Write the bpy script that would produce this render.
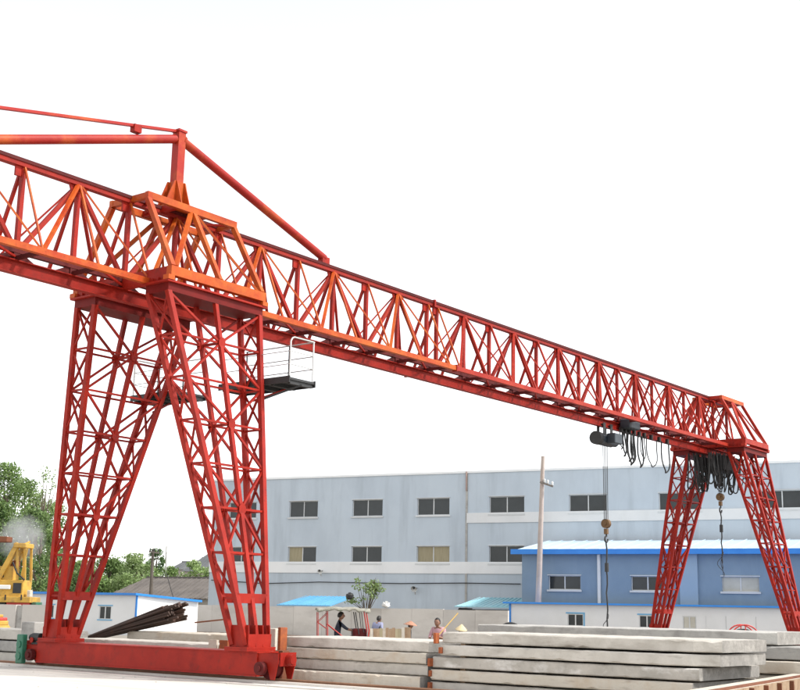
import bpy, bmesh, math, random
import numpy as np
from mathutils import Vector, Matrix
random.seed(7); RNG = np.random.default_rng(7)
for o in list(bpy.data.objects): bpy.data.objects.remove(o)
scene = bpy.context.scene
COL = scene.collection
V = Vector

# ------------------------------------------------------------------ camera
F_PX, YAW, PITCH, ROLL = 1259.23, 0.6552, 0.2077, 0.0202
CAM = V((-21.78, -24.39, 1.7))
fw = V((math.cos(YAW)*math.cos(PITCH), math.sin(YAW)*math.cos(PITCH), math.sin(PITCH)))
rt0 = V((math.sin(YAW), -math.cos(YAW), 0)); up0 = rt0.cross(fw)
rt = rt0*math.cos(ROLL) + up0*math.sin(ROLL); up = -rt0*math.sin(ROLL) + up0*math.cos(ROLL)
cd = bpy.data.cameras.new('camera'); cam = bpy.data.objects.new('camera', cd); COL.objects.link(cam)
m = Matrix.Identity(4)
for i in range(3): m[i][0], m[i][1], m[i][2], m[i][3] = rt[i], up[i], -fw[i], CAM[i]
cam.matrix_world = m
cd.sensor_width = 36; cd.lens = F_PX/800*36; cd.clip_end = 3000; cd.clip_start = .1
scene.camera = cam
# ------------------------------------------------------------------ sky, sun, exposure
SUN_DIR = V((.30, -.80, .95)).normalized()
world = bpy.data.worlds.new('World'); scene.world = world; world.use_nodes = True
wn = world.node_tree.nodes; wl = world.node_tree.links; wn.clear()
sky = wn.new('ShaderNodeTexSky'); sky.sky_type = 'NISHITA'; sky.sun_disc = False
sky.sun_elevation = math.asin(SUN_DIR.z); sky.sun_rotation = math.atan2(SUN_DIR.x, SUN_DIR.y)
sky.air_density = 1.0; sky.dust_density = 0.5; sky.ozone_density = 1.0
hs = wn.new('ShaderNodeHueSaturation'); hs.inputs['Saturation'].default_value = .12
bg = wn.new('ShaderNodeBackground'); bg.inputs['Strength'].default_value = .15
wo = wn.new('ShaderNodeOutputWorld')
wl.new(sky.outputs[0], hs.inputs['Color']); wl.new(hs.outputs[0], bg.inputs['Color']); wl.new(bg.outputs[0], wo.inputs['Surface'])
sl = bpy.data.lights.new('sun', 'SUN'); sl.energy = 2.2; sl.angle = math.radians(8); sl.color = (1, .96, .9)
so = bpy.data.objects.new('sun', sl); COL.objects.link(so)
so.rotation_euler = (-SUN_DIR).to_track_quat('-Z', 'Y').to_euler(); so.location = (0, 0, 60)
vs = scene.view_settings; vs.view_transform = 'Standard'; vs.look = 'None'; vs.gamma = 1; vs.exposure = 1.08
vs.use_curve_mapping = False

# ------------------------------------------------------------------ pixels of the photograph to places
def ray(px, py): return rt*((px-400)/F_PX) + up*(-(py-345)/F_PX) + fw
def on_x(px, py, X): d = ray(px, py); return CAM + d*((X-CAM.x)/d.x)
def on_y(px, py, Y): d = ray(px, py); return CAM + d*((Y-CAM.y)/d.y)
def on_z(px, py, Z): d = ray(px, py); return CAM + d*((Z-CAM.z)/d.z)
def at_depth(px, py, D): return CAM + ray(px, py)*D
class Plane:
    """a vertical face: origin, direction u along it (to the right in the picture), n outward"""
    def __init__(s, origin, deg):
        s.o = V((origin[0], origin[1], 0)); a = math.radians(deg)
        s.u = V((math.cos(a), math.sin(a), 0)); s.n = V((s.u.y, -s.u.x, 0))
        s.M = Matrix(((s.u.x, -s.n.x, 0, s.o.x), (s.u.y, -s.n.y, 0, s.o.y), (0, 0, 1, 0), (0, 0, 0, 1)))
    def uz(s, px, py):
        d = ray(px, py); t = (s.o-CAM).dot(s.n)/d.dot(s.n); p = CAM + d*t
        return (p-s.o).dot(s.u), p.z

# ------------------------------------------------------------------ materials
MAT = {}
def mat(name, c1, c2=None, scale=1.5, rough=.6, bump=.0, bscale=30, metal=0, spec=.5, stain=None, stain_scale=.6, stain_amt=.5, stretch=(1, 1, 1), stain_stretch=None, trans=0, stain2=None, s2_scale=5, s2_amt=.6, s2_stretch=(1, 1, 1), s2_lo=.56):
    m = bpy.data.materials.new(name); m.use_nodes = True; nt = m.node_tree; n = nt.nodes; L = nt.links
    b = n['Principled BSDF']; b.inputs['Roughness'].default_value = rough; b.inputs['Metallic'].default_value = metal
    b.inputs['Specular IOR Level'].default_value = spec
    geo = n.new('ShaderNodeNewGeometry')
    def noise(sc, st, detail=5):
        mp = n.new('ShaderNodeMapping'); mp.inputs['Scale'].default_value = st
        L.new(geo.outputs['Position'], mp.inputs['Vector'])
        t = n.new('ShaderNodeTexNoise'); t.inputs['Scale'].default_value = sc; t.inputs['Detail'].default_value = detail; t.inputs['Roughness'].default_value = .62
        L.new(mp.outputs[0], t.inputs['Vector']); return t
    t = noise(scale, stretch)
    r = n.new('ShaderNodeValToRGB'); r.color_ramp.elements[0].position = .32; r.color_ramp.elements[1].position = .68
    r.color_ramp.elements[0].color = (*c1, 1); r.color_ramp.elements[1].color = (*(c2 or c1), 1)
    L.new(t.outputs['Fac'], r.inputs['Fac']); out = r.outputs['Color']
    # small per-object drift so that repeats differ
    oi = n.new('ShaderNodeObjectInfo'); mr = n.new('ShaderNodeMapRange')
    mr.inputs['To Min'].default_value = .9; mr.inputs['To Max'].default_value = 1.1
    L.new(oi.outputs['Random'], mr.inputs['Value'])
    hv = n.new('ShaderNodeHueSaturation'); L.new(mr.outputs[0], hv.inputs['Value']); L.new(out, hv.inputs['Color']); out = hv.outputs['Color']
    for stain, stain_scale, stain_amt, stain_stretch, lo in ((stain, stain_scale, stain_amt, stain_stretch, .5), (stain2, s2_scale, s2_amt, s2_stretch, s2_lo)):
        if not stain: continue
        t2 = noise(stain_scale, stain_stretch or (1, 1, 1), 8)
        r2 = n.new('ShaderNodeValToRGB'); r2.color_ramp.elements[0].position = lo; r2.color_ramp.elements[1].position = lo+.2
        r2.color_ramp.elements[0].color = (0, 0, 0, 1); r2.color_ramp.elements[1].color = (stain_amt,)*3+(1,)
        L.new(t2.outputs['Fac'], r2.inputs['Fac'])
        mx = n.new('ShaderNodeMix'); mx.data_type = 'RGBA'; mx.inputs['B'].default_value = (*stain, 1)
        L.new(r2.outputs['Color'], mx.inputs['Factor']); L.new(out, mx.inputs['A']); out = mx.outputs['Result']
    L.new(out, b.inputs['Base Color'])
    if bump:
        tb = noise(bscale, (1, 1, 1), 4); bp = n.new('ShaderNodeBump'); bp.inputs['Strength'].default_value = bump; bp.inputs['Distance'].default_value = .02
        L.new(tb.outputs['Fac'], bp.inputs['Height']); L.new(bp.outputs[0], b.inputs['Normal'])
    if trans:
        tr = n.new('ShaderNodeBsdfTranslucent'); L.new(out, tr.inputs['Color'])
        ms = n.new('ShaderNodeMixShader'); ms.inputs['Fac'].default_value = trans
        L.new(b.outputs[0], ms.inputs[1]); L.new(tr.outputs[0], ms.inputs[2]); L.new(ms.outputs[0], n['Material Output'].inputs['Surface'])
    MAT[name] = m; return m
RUST = (.10, .035, .02)
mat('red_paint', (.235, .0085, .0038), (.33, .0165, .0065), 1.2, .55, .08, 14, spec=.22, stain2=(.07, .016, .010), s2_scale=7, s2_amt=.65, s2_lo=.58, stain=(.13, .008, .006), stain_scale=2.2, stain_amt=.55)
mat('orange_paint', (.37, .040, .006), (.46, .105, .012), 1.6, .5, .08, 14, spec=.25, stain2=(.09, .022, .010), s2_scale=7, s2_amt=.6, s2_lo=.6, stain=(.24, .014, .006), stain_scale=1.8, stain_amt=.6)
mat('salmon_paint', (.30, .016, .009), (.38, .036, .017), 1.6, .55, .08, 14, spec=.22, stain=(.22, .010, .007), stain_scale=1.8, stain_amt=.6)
mat('shade_red', (.12, .005, .004), (.17, .007, .005), 1.5, .6, .08, 14, spec=.2, stain=(.06, .012, .008), stain_scale=2)  # crane red darkened: shade under the saddle put into the colour
mat('old_shade_red', (.055, .008, .008), (.10, .010, .009), 1.5, .65, .08, 14, spec=.2)  # aged dark red; on centre chord, ties and hangers it is painted-in shade
mat('red_tie', (.27, .012, .010), (.33, .022, .012), 1.0, .5, .05, spec=.25, stain=(.50, .12, .02), stain_scale=.7, stain_amt=.7)
mat('dark_iron', (.016, .017, .018), (.03, .03, .03), 2, .6, .1)
mat('blue_iron', (.018, .026, .036), (.035, .045, .055), 2, .45, .1)
mat('rust', (.13, .04, .02), (.22, .075, .03), 3, .85, .3, stain=(.06, .03, .02), stain_scale=3)
mat('rail_steel', (.16, .07, .035), (.26, .13, .07), 3, .6, .2)
mat('brass', (.17, .095, .035), (.12, .06, .025), 4, .5, .1, metal=.3)
mat('black_rubber', (.012, .012, .013), (.02, .02, .02), 3, .7)
mat('grey_pipe', (.45, .45, .44), (.55, .55, .53), 3, .35, metal=.4)
mat('green_paint', (.02, .13, .075), (.03, .17, .10), 3, .5, .1, stain=RUST, stain_scale=3)
mat('ground', (.20, .18, .15), (.28, .25, .21), .35, .95, .5, 8, stain=(.15, .13, .11), stain_scale=.9, stain_amt=.5)
mat('apron', (.50, .475, .43), (.58, .555, .51), .35, .95, .4, 8, stain=(.42, .39, .35), stain_scale=.7, stain_amt=.6, stain2=(.34, .30, .25), s2_scale=1.3, s2_amt=.6, s2_stretch=(2.5, .12, 1), s2_lo=.54)
mat('track_bed', (.52, .49, .45), (.60, .57, .53), .8, .95, .3, 12, stain=(.33, .28, .23), stain_scale=1.2, stain_stretch=(3, .3, 1))
mat('concrete', (.42, .395, .35), (.55, .52, .47), 1.8, .9, .5, 16, stain=(.29, .26, .22), stain_scale=1.7, stain_amt=.8, stain_stretch=(1, .5, 1.8), stain2=(.20, .18, .16), s2_scale=6, s2_amt=.7, s2_stretch=(1, .35, 2), s2_lo=.6)
mat('concrete_b', (.32, .30, .265), (.45, .42, .375), 1.5, .9, .5, 16, stain=(.72, .70, .67), stain_scale=2.2, stain_amt=.85, stain_stretch=(1, .7, 1.5), stain2=(.19, .17, .15), s2_scale=7, s2_amt=.6, s2_lo=.6)
mat('concrete_c', (.35, .34, .32), (.43, .42, .39), 1.2, .9, .5, 16, stain=(.21, .20, .19), stain_scale=1.5, stain_amt=.7, stain2=(.15, .145, .14), s2_scale=6, s2_amt=.5, s2_stretch=(1, .4, 2))
mat('concrete_d', (.50, .455, .38), (.59, .55, .48), 1.2, .9, .5, 16, stain=(.36, .25, .14), stain_scale=1.2, stain_amt=.6, stain2=(.24, .20, .16), s2_scale=6, s2_amt=.6, s2_stretch=(1, .35, 2))
mat('concrete_end', (.19, .18, .165), (.27, .255, .235), 3, .95, .6, 22, stain=(.38, .36, .33), stain_scale=4, stain_amt=.7, stain2=(.10, .095, .09), s2_scale=9, s2_amt=.7)
mat('wall_concrete', (.50, .47, .43), (.56, .53, .49), .5, .9, .3, 10, stain=(.36, .33, .30), stain_scale=.35, stain_amt=.5, stain_stretch=(1, 1, 3))
mat('rain_rust', (.30, .20, .17), (.38, .28, .24), 2, .8)
mat('pad_rust', (.33, .085, .02), (.20, .05, .02), 8, .85, .2)
mat('pale_blue', (.47, .53, .585), (.51, .57, .62), .25, .85, .1, 6, stain=(.40, .45, .50), stain_scale=.28, stain_amt=.6, stain_stretch=(1, 1, .5), stain2=(.33, .37, .41), s2_scale=.9, s2_amt=.5, s2_stretch=(1, 1, .12), s2_lo=.52)
mat('mid_blue', (.185, .26, .34), (.215, .295, .375), .6, .8, .12, 6, stain=(.14, .205, .29), stain_scale=.5, stain_amt=.5, stain_stretch=(1, 1, .3), stain2=(.23, .31, .38), s2_scale=1.6, s2_amt=.4, s2_stretch=(1, 1, .08), s2_lo=.54)
mat('pilaster_blue', (.24, .33, .42), (.27, .36, .45), .6, .8)
mat('white_render', (.72, .73, .73), (.78, .78, .77), .4, .8, stain=(.55, .55, .53), stain_scale=.6, stain_amt=.3, stain_stretch=(1, 1, .4))
mat('white_panel', (.74, .75, .75), (.79, .79, .78), .5, .6, stain=(.62, .62, .60), stain_scale=.7, stain_amt=.4)
mat('roof_blue_trim', (.02, .20, .62), (.03, .24, .68), 1, .45)
mat('roof_blue_sheet', (.46, .58, .68), (.54, .64, .72), .4, .4, .05, stain=(.55, .62, .68), stain_scale=.5)
mat('sheet_blue', (.10, .33, .55), (.14, .40, .62), .8, .4)
mat('sheet_cyan', (.28, .55, .62), (.36, .62, .68), .8, .45, stain=(.5, .6, .62))
mat('window_frame', (.55, .56, .56), (.62, .63, .62), 2, .5)
mat('glass_dark', (.022, .027, .028), (.035, .04, .042), .8, .12, spec=.35)
mat('curtain_tan', (.30, .26, .16), (.38, .33, .22), 3, .8, stretch=(6, 6, .4))
mat('blind_cream', (.46, .44, .37), (.54, .52, .45), 2, .7)
mat('pole_concrete', (.40, .33, .29), (.46, .39, .34), 2, .9, .2, stain=(.30, .25, .22))
mat('pole_dark', (.10, .085, .07), (.14, .12, .10), 2, .9)
mat('bark', (.09, .07, .05), (.14, .11, .08), 4, .95, .5, 12)
mat('leaf_a', (.10, .165, .045), (.16, .25, .075), .9, .6, trans=.3)
mat('leaf_b', (.15, .23, .07), (.23, .33, .11), .9, .6, trans=.3)
mat('leaf_c', (.06, .115, .04), (.10, .175, .06), .5, .6, trans=.25)
mat('leaf_pale', (.24, .33, .13), (.33, .42, .19), 1.5, .6, trans=.35)
mat('tile_grey', (.125, .11, .10), (.175, .155, .14), .8, .9, .5, 8, stain=(.09, .08, .075))
mat('tile_dark', (.10, .105, .11), (.14, .145, .15), .5, .9)
mat('house_wall', (.40, .36, .31), (.47, .43, .38), .4, .9, stain=(.3, .27, .24))
mat('yellow_paint', (.46, .26, .035), (.56, .34, .06), 1.5, .6, .1, stain=(.26, .16, .06), stain_scale=2, stain_amt=.8, stain2=(.10, .06, .03), s2_scale=5)
mat('white_paint', (.62, .63, .62), (.68, .68, .66), 2, .5)
mat('steel_bars', (.035, .022, .017), (.06, .034, .025), 2.5, .75, .2, stain=(.11, .04, .02), stain_scale=2)
mat('tricycle_red', (.42, .035, .03), (.5, .05, .04), 3, .5)
mat('tarp', (.22, .21, .17), (.34, .33, .28), 4, .85, .3, stain=(.09, .12, .08), stain_scale=5, stain_amt=.85)
mat('wood_brown', (.26, .17, .10), (.36, .26, .17), 6, .9, .3, stain=(.14, .075, .04), stain_scale=5, stain_amt=.8, stretch=(1, 1, .2))
mat('bamboo', (.62, .43, .16), (.55, .36, .12), 5, .6)
mat('straw', (.66, .53, .30), (.72, .60, .38), 12, .9, .2)
mat('straw_red', (.36, .17, .11), (.44, .24, .16), 12, .9)
mat('skin', (.22, .11, .07), (.27, .14, .09), 5, .6)
mat('hair', (.012, .010, .009), (.018, .015, .013), 5, .6)
mat('cloth_navy', (.018, .022, .035), (.03, .035, .05), 6, .9)
mat('cloth_pink', (.42, .24, .27), (.50, .30, .33), 6, .9)
mat('cloth_lilac', (.27, .29, .44), (.33, .35, .50), 6, .9)
mat('cloth_dark', (.03, .03, .04), (.05, .05, .06), 6, .9)
mat('bag_white', (.7, .7, .68), (.78, .78, .76), 6, .6)

# ------------------------------------------------------------------ object helpers
WM = {}
def link(o, parent=None, world=None):
    COL.objects.link(o)
    world = world if world is not None else Matrix.Identity(4)
    WM[o.name] = world
    if parent is not None:
        o.parent = parent; o.matrix_basis = WM[parent.name].inverted() @ world
    else: o.matrix_basis = world
    return o
def tag(o, label=None, cat=None, group=None, kind=None):
    if label: o['label'] = label
    if cat: o['category'] = cat
    if group: o['group'] = group
    if kind: o['kind'] = kind
    return o
def thing(name, loc, label, cat, group=None, rz=0):
    o = bpy.data.objects.new(name, None); o.empty_display_size = .2
    link(o, None, Matrix.Translation(V(loc)) @ Matrix.Rotation(rz, 4, 'Z')); return tag(o, label, cat, group)
class MB:
    def __init__(s): s.v = []; s.f = []; s.mi = []; s.cur = 0; s.smooth = []
    def add(s, vs, fs, smooth=False):
        k = len(s.v); s.v += [tuple(v) for v in vs]
        for f in fs: s.f.append([i+k for i in f]); s.mi.append(s.cur); s.smooth.append(smooth)
        return s
    def box(s, a, b, M=None):
        x0, y0, z0 = a; x1, y1, z1 = b
        vs = [V(p) for p in ((x0,y0,z0),(x1,y0,z0),(x1,y1,z0),(x0,y1,z0),(x0,y0,z1),(x1,y0,z1),(x1,y1,z1),(x0,y1,z1))]
        if M is not None: vs = [M @ p for p in vs]
        return s.add(vs, ((3,2,1,0),(4,5,6,7),(0,1,5,4),(1,2,6,5),(2,3,7,6),(3,0,4,7)))
    def cyl(s, p1, p2, r1, r2=None, n=12, cap=True):
        p1, p2 = V(p1), V(p2); r2 = r1 if r2 is None else r2
        d = (p2-p1).normalized(); a = d.orthogonal().normalized(); b = d.cross(a)
        vs = []
        for p, r in ((p1, r1), (p2, r2)):
            for i in range(n):
                t = 2*math.pi*i/n; vs.append(p + a*(r*math.cos(t)) + b*(r*math.sin(t)))
        s.add(vs, [(i, (i+1) % n, n+(i+1) % n, n+i) for i in range(n)], True)
        if cap: s.add(vs, [tuple(range(n))[::-1], tuple(range(n, 2*n))])
        return s
    def tube(s, pts, r, n=8):
        for a, b in zip(pts[:-1], pts[1:]): s.cyl(a, b, r, n=n)
        return s
    def prism(s, poly, off):
        n = len(poly); off = V(off); vs = [V(p) for p in poly]; vs += [p+off for p in vs]
        return s.add(vs, [tuple(range(n))[::-1], tuple(range(n, 2*n))] + [(i, (i+1) % n, n+(i+1) % n, n+i) for i in range(n)])
    def bar(s, p1, p2, w, h=None, upv=(0, 0, 1)):
        M, L = bar_matrix(p1, p2, w, h or w, upv); return s.box((-.5,-.5,-.5), (.5,.5,.5), M)
    def sphere(s, c, r, nu=10, nv=7, sc=(1, 1, 1)):
        vs = []; c = V(c)
        for j in range(nv+1):
            ph = math.pi*j/nv
            for i in range(nu):
                th = 2*math.pi*i/nu
                vs.append(c + V((r*sc[0]*math.sin(ph)*math.cos(th), r*sc[1]*math.sin(ph)*math.sin(th), r*sc[2]*math.cos(ph))))
        return s.add(vs, [(j*nu+i, (j+1)*nu+i, (j+1)*nu+(i+1) % nu, j*nu+(i+1) % nu) for j in range(nv) for i in range(nu)], True)
    def lathe(s, c, prof, n=14, axis=(0, 0, 1)):
        c = V(c); q = V((0, 0, 1)).rotation_difference(V(axis)); vs = []
        for r, h in prof:
            for i in range(n):
                t = 2*math.pi*i/n; vs.append(c + q @ V((r*math.cos(t), r*math.sin(t), h)))
        return s.add(vs, [(j*n+i, j*n+(i+1) % n, (j+1)*n+(i+1) % n, (j+1)*n+i) for j in range(len(prof)-1) for i in range(n)], True)
    def build(s, name, mats, parent=None, world=None, local=False, bevel=0):
        """vertices are world coordinates (or local to `world` with local=True)"""
        mats = [mats] if isinstance(mats, str) else mats
        me = bpy.data.meshes.new(name)
        w = world if world is not None else (WM[parent.name] if parent is not None else Matrix.Identity(4))
        vs = s.v if local else [tuple(w.inverted() @ V(v)) for v in s.v]
        me.from_pydata(vs, [], s.f); me.update()
        for mm in mats: me.materials.append(MAT[mm])
        me.polygons.foreach_set('material_index', s.mi); me.polygons.foreach_set('use_smooth', s.smooth)
        o = bpy.data.objects.new(name, me); link(o, parent, w)
        if bevel:
            b = o.modifiers.new('bevel', 'BEVEL'); b.width = bevel; b.segments = 2; b.limit_method = 'ANGLE'
        return o
def bar_matrix(p1, p2, w, h, upv=(0, 0, 1)):
    p1, p2 = V(p1), V(p2); d = p2-p1; L = d.length; d = d/L; u = V(upv)
    if abs(d.dot(u)) > .97: u = V((1, 0, 0))
    s = d.cross(u).normalized(); t = s.cross(d)
    c = (p1+p2)/2; M = Matrix.Identity(4)
    for i in range(3): M[i][0], M[i][1], M[i][2], M[i][3] = d[i]*L, s[i]*w, t[i]*h, c[i]
    return M, L
UNIT = {}
def unit_mesh(kind, mt):
    if (kind, mt) not in UNIT:
        me = bpy.data.meshes.new(kind+'_'+mt)
        if kind == 'box':
            b = MB().box((-.5,-.5,-.5), (.5,.5,.5))
        elif kind == 'angle':      # L-section, heel at one corner
            t = .16; b = MB()
            pr = [(-.5,-.5),(.5,-.5),(.5,-.5+t),(-.5+t,-.5+t),(-.5+t,.5),(-.5,.5)]
            b.prism([(-.5, y, z) for y, z in pr], (1, 0, 0))
        else:
            b = MB().cyl((-.5,0,0), (.5,0,0), .5, n=12)
        me.from_pydata(b.v, [], b.f); me.polygons.foreach_set('use_smooth', b.smooth); me.materials.append(MAT[mt]); UNIT[(kind, mt)] = me
    return UNIT[(kind, mt)]
def member(name, p1, p2, w, mt, parent, h=None, kind='box', upv=(0, 0, 1)):
    M, L = bar_matrix(p1, p2, w, h or w, upv)
    o = bpy.data.objects.new(name, unit_mesh(kind, mt)); return link(o, parent, M)

# ------------------------------------------------------------------ ground and rails
def sheet(name, x0, x1, y0, y1, z, mt, step):
    me = bpy.data.meshes.new(name); b = MB()
    b.add([(x0,y0,z),(x1,y0,z),(x1,y1,z),(x0,y1,z)], [(0,1,2,3)])
    o = b.build(name, mt); tag(o, kind='structure'); return o
sheet('ground', -900, 1500, -900, 1500, 0, 'ground', 50)
tag(MB().box((-30, -60, -.3), (-.76, 120, .006)).build('concrete_apron', 'apron'), kind='structure')
for xr, nm in ((0, 'crane_track_bed'), (35.33, 'crane_track_bed')):
    b = MB().box((xr-.75, -60, -.02), (xr+.75, 120, .03)).box((xr-.2, -60, .03), (xr+.2, 120, .085)); tag(b.build(nm, 'track_bed'), kind='structure')
for i, xr in enumerate((0, 35.33)):
    b = MB()
    b.box((xr-.06, -59, .0852), (xr+.06, 119, .097)); b.box((xr-.012, -59, .097), (xr+.012, 119, .115)); b.box((xr-.035, -59, .115), (xr+.035, 119, .14))
    tag(b.build('crane_rail', 'rail_steel'), ('rusty steel rail under the near crane sill beam', 'rusty steel rail under the far crane legs')[i], 'rail', 'crane rails')

# ------------------------------------------------------------------ gantry crane
crane = thing('gantry_crane', (0, 0, .14), 'red and orange lattice truss gantry crane spanning the slab yard', 'gantry crane')
PP, X00, SPL = 3.238, -3.18, .568
ZT, ZL, W2, ZI, ZIT, ZC = 11.80, 9.55, .995, 9.17, 9.50, 9.72
def AX(k): return X00 + PP*k + (SPL if k >= 5 else 0)
XA, XB = AX(-3)-.3, 36.85
spx = AX(4)+PP/2+SPL/2
girder = MB().box((XA, -.09, ZT-.03), (XB, .09, ZT+.075)).build('girder_top_chord', 'red_paint', crane)
MB().box((XA, -.115, ZT+.075), (XB, .115, ZT+.16)).build('top_rail', 'old_shade_red', girder)
for sy in (-1, 1):
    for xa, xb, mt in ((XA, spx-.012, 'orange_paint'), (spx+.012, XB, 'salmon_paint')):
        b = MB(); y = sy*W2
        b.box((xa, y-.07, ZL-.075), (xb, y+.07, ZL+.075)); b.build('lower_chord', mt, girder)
    MB().box((spx-.03, sy*W2-.1, ZL-.11), (spx+.03, sy*W2+.1, ZL+.11)).build('splice_plate', 'red_paint', girder)
b = MB().box((XA, -.012, ZI+.028), (XB, .012, ZIT-.028)).box((XA, -.095, ZI), (XB, .095, ZI+.026)).box((XA, -.095, ZIT-.026), (XB, .095, ZIT))
b.build('runway_beam', 'red_paint', girder)
MB().box((XA, -.06, ZC-.05), (XB, .07, ZC+.055)).build('centre_chord', 'old_shade_red', girder)  # dark colour stands in for the shade inside the girder
nodesB = []
for k in range(-3, 13):
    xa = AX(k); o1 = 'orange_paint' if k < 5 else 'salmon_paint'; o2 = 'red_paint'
    xl = AX(k)-PP/2 if k != 5 else AX(5)-PP/2
    xr = xa+PP/2
    top = V((xa, 0, ZT))
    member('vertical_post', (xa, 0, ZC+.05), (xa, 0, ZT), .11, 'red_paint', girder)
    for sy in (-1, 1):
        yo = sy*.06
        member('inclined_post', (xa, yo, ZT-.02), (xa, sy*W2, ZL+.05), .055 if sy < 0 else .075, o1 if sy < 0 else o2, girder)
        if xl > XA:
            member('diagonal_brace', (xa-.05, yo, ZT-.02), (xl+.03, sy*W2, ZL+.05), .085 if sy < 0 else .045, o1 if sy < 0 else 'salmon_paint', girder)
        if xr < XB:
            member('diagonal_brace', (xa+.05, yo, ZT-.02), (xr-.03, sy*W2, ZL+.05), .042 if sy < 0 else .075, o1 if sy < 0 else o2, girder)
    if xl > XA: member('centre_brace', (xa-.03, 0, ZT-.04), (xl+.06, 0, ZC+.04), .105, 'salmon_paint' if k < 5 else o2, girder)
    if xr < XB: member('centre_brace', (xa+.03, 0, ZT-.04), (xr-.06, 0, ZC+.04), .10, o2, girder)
    bp = [(xa-.28, -.025, ZT-.029), (xa-.17, -.025, ZT-.30), (xa+.17, -.025, ZT-.30), (xa+.28, -.025, ZT-.029)]
    MB().prism(bp, (0, .05, 0)).build('gusset_plate', o2, girder)
    bs = [xr] if k != 4 else [xr, xr+SPL]
    for xb in bs + ([xl] if k == -3 else []):
        if xb > XB or xb < XA: continue
        member('vertical_post', (xb, 0, ZC+.05), (xb, 0, ZT), .11, 'red_paint', girder)
        MB().box((xb-.22, -.03, ZT-.27), (xb+.10, .03, ZT-.028)).build('gusset_plate', 'red_paint', girder)
        for sy in (-1, 1):
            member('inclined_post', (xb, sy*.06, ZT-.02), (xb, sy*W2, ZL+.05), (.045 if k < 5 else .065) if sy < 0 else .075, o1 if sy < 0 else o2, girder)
    # cross ties of the lower plane, hangers of the runway beam; shade painted in
    for xq in (xa, xr):
        if xq > XB: continue
        member('cross_tie', (xq, -W2+.06, ZL-.005), (xq, W2-.06, ZL-.005), .09, 'old_shade_red', girder)
        MB().box((xq-.09, -.05, ZIT), (xq+.09, .05, ZC-.05)).build('beam_hanger', 'old_shade_red', girder)
        MB().prism([(xq-.55, -.02, ZIT), (xq+.55, -.02, ZIT), (xq+.2, -.02, ZC-.05), (xq-.2, -.02, ZC-.05)], (0, .04, 0)).build('hanger_plate', 'old_shade_red', girder)
    member('lateral_brace', (xa, -W2+.06, ZL+.03), (xr if xr < XB else xa+.8, 0, ZL+.03), .05, 'red_paint', girder)
    member('lateral_brace', (xa, W2-.06, ZL+.03), (xr if xr < XB else xa+.8, 0, ZL+.03), .05, 'red_paint', girder)
MB().box((spx-.04, -.16, ZT-.06), (spx+.04, .16, ZT+.19)).build('splice_plate', 'red_paint', girder)

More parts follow.
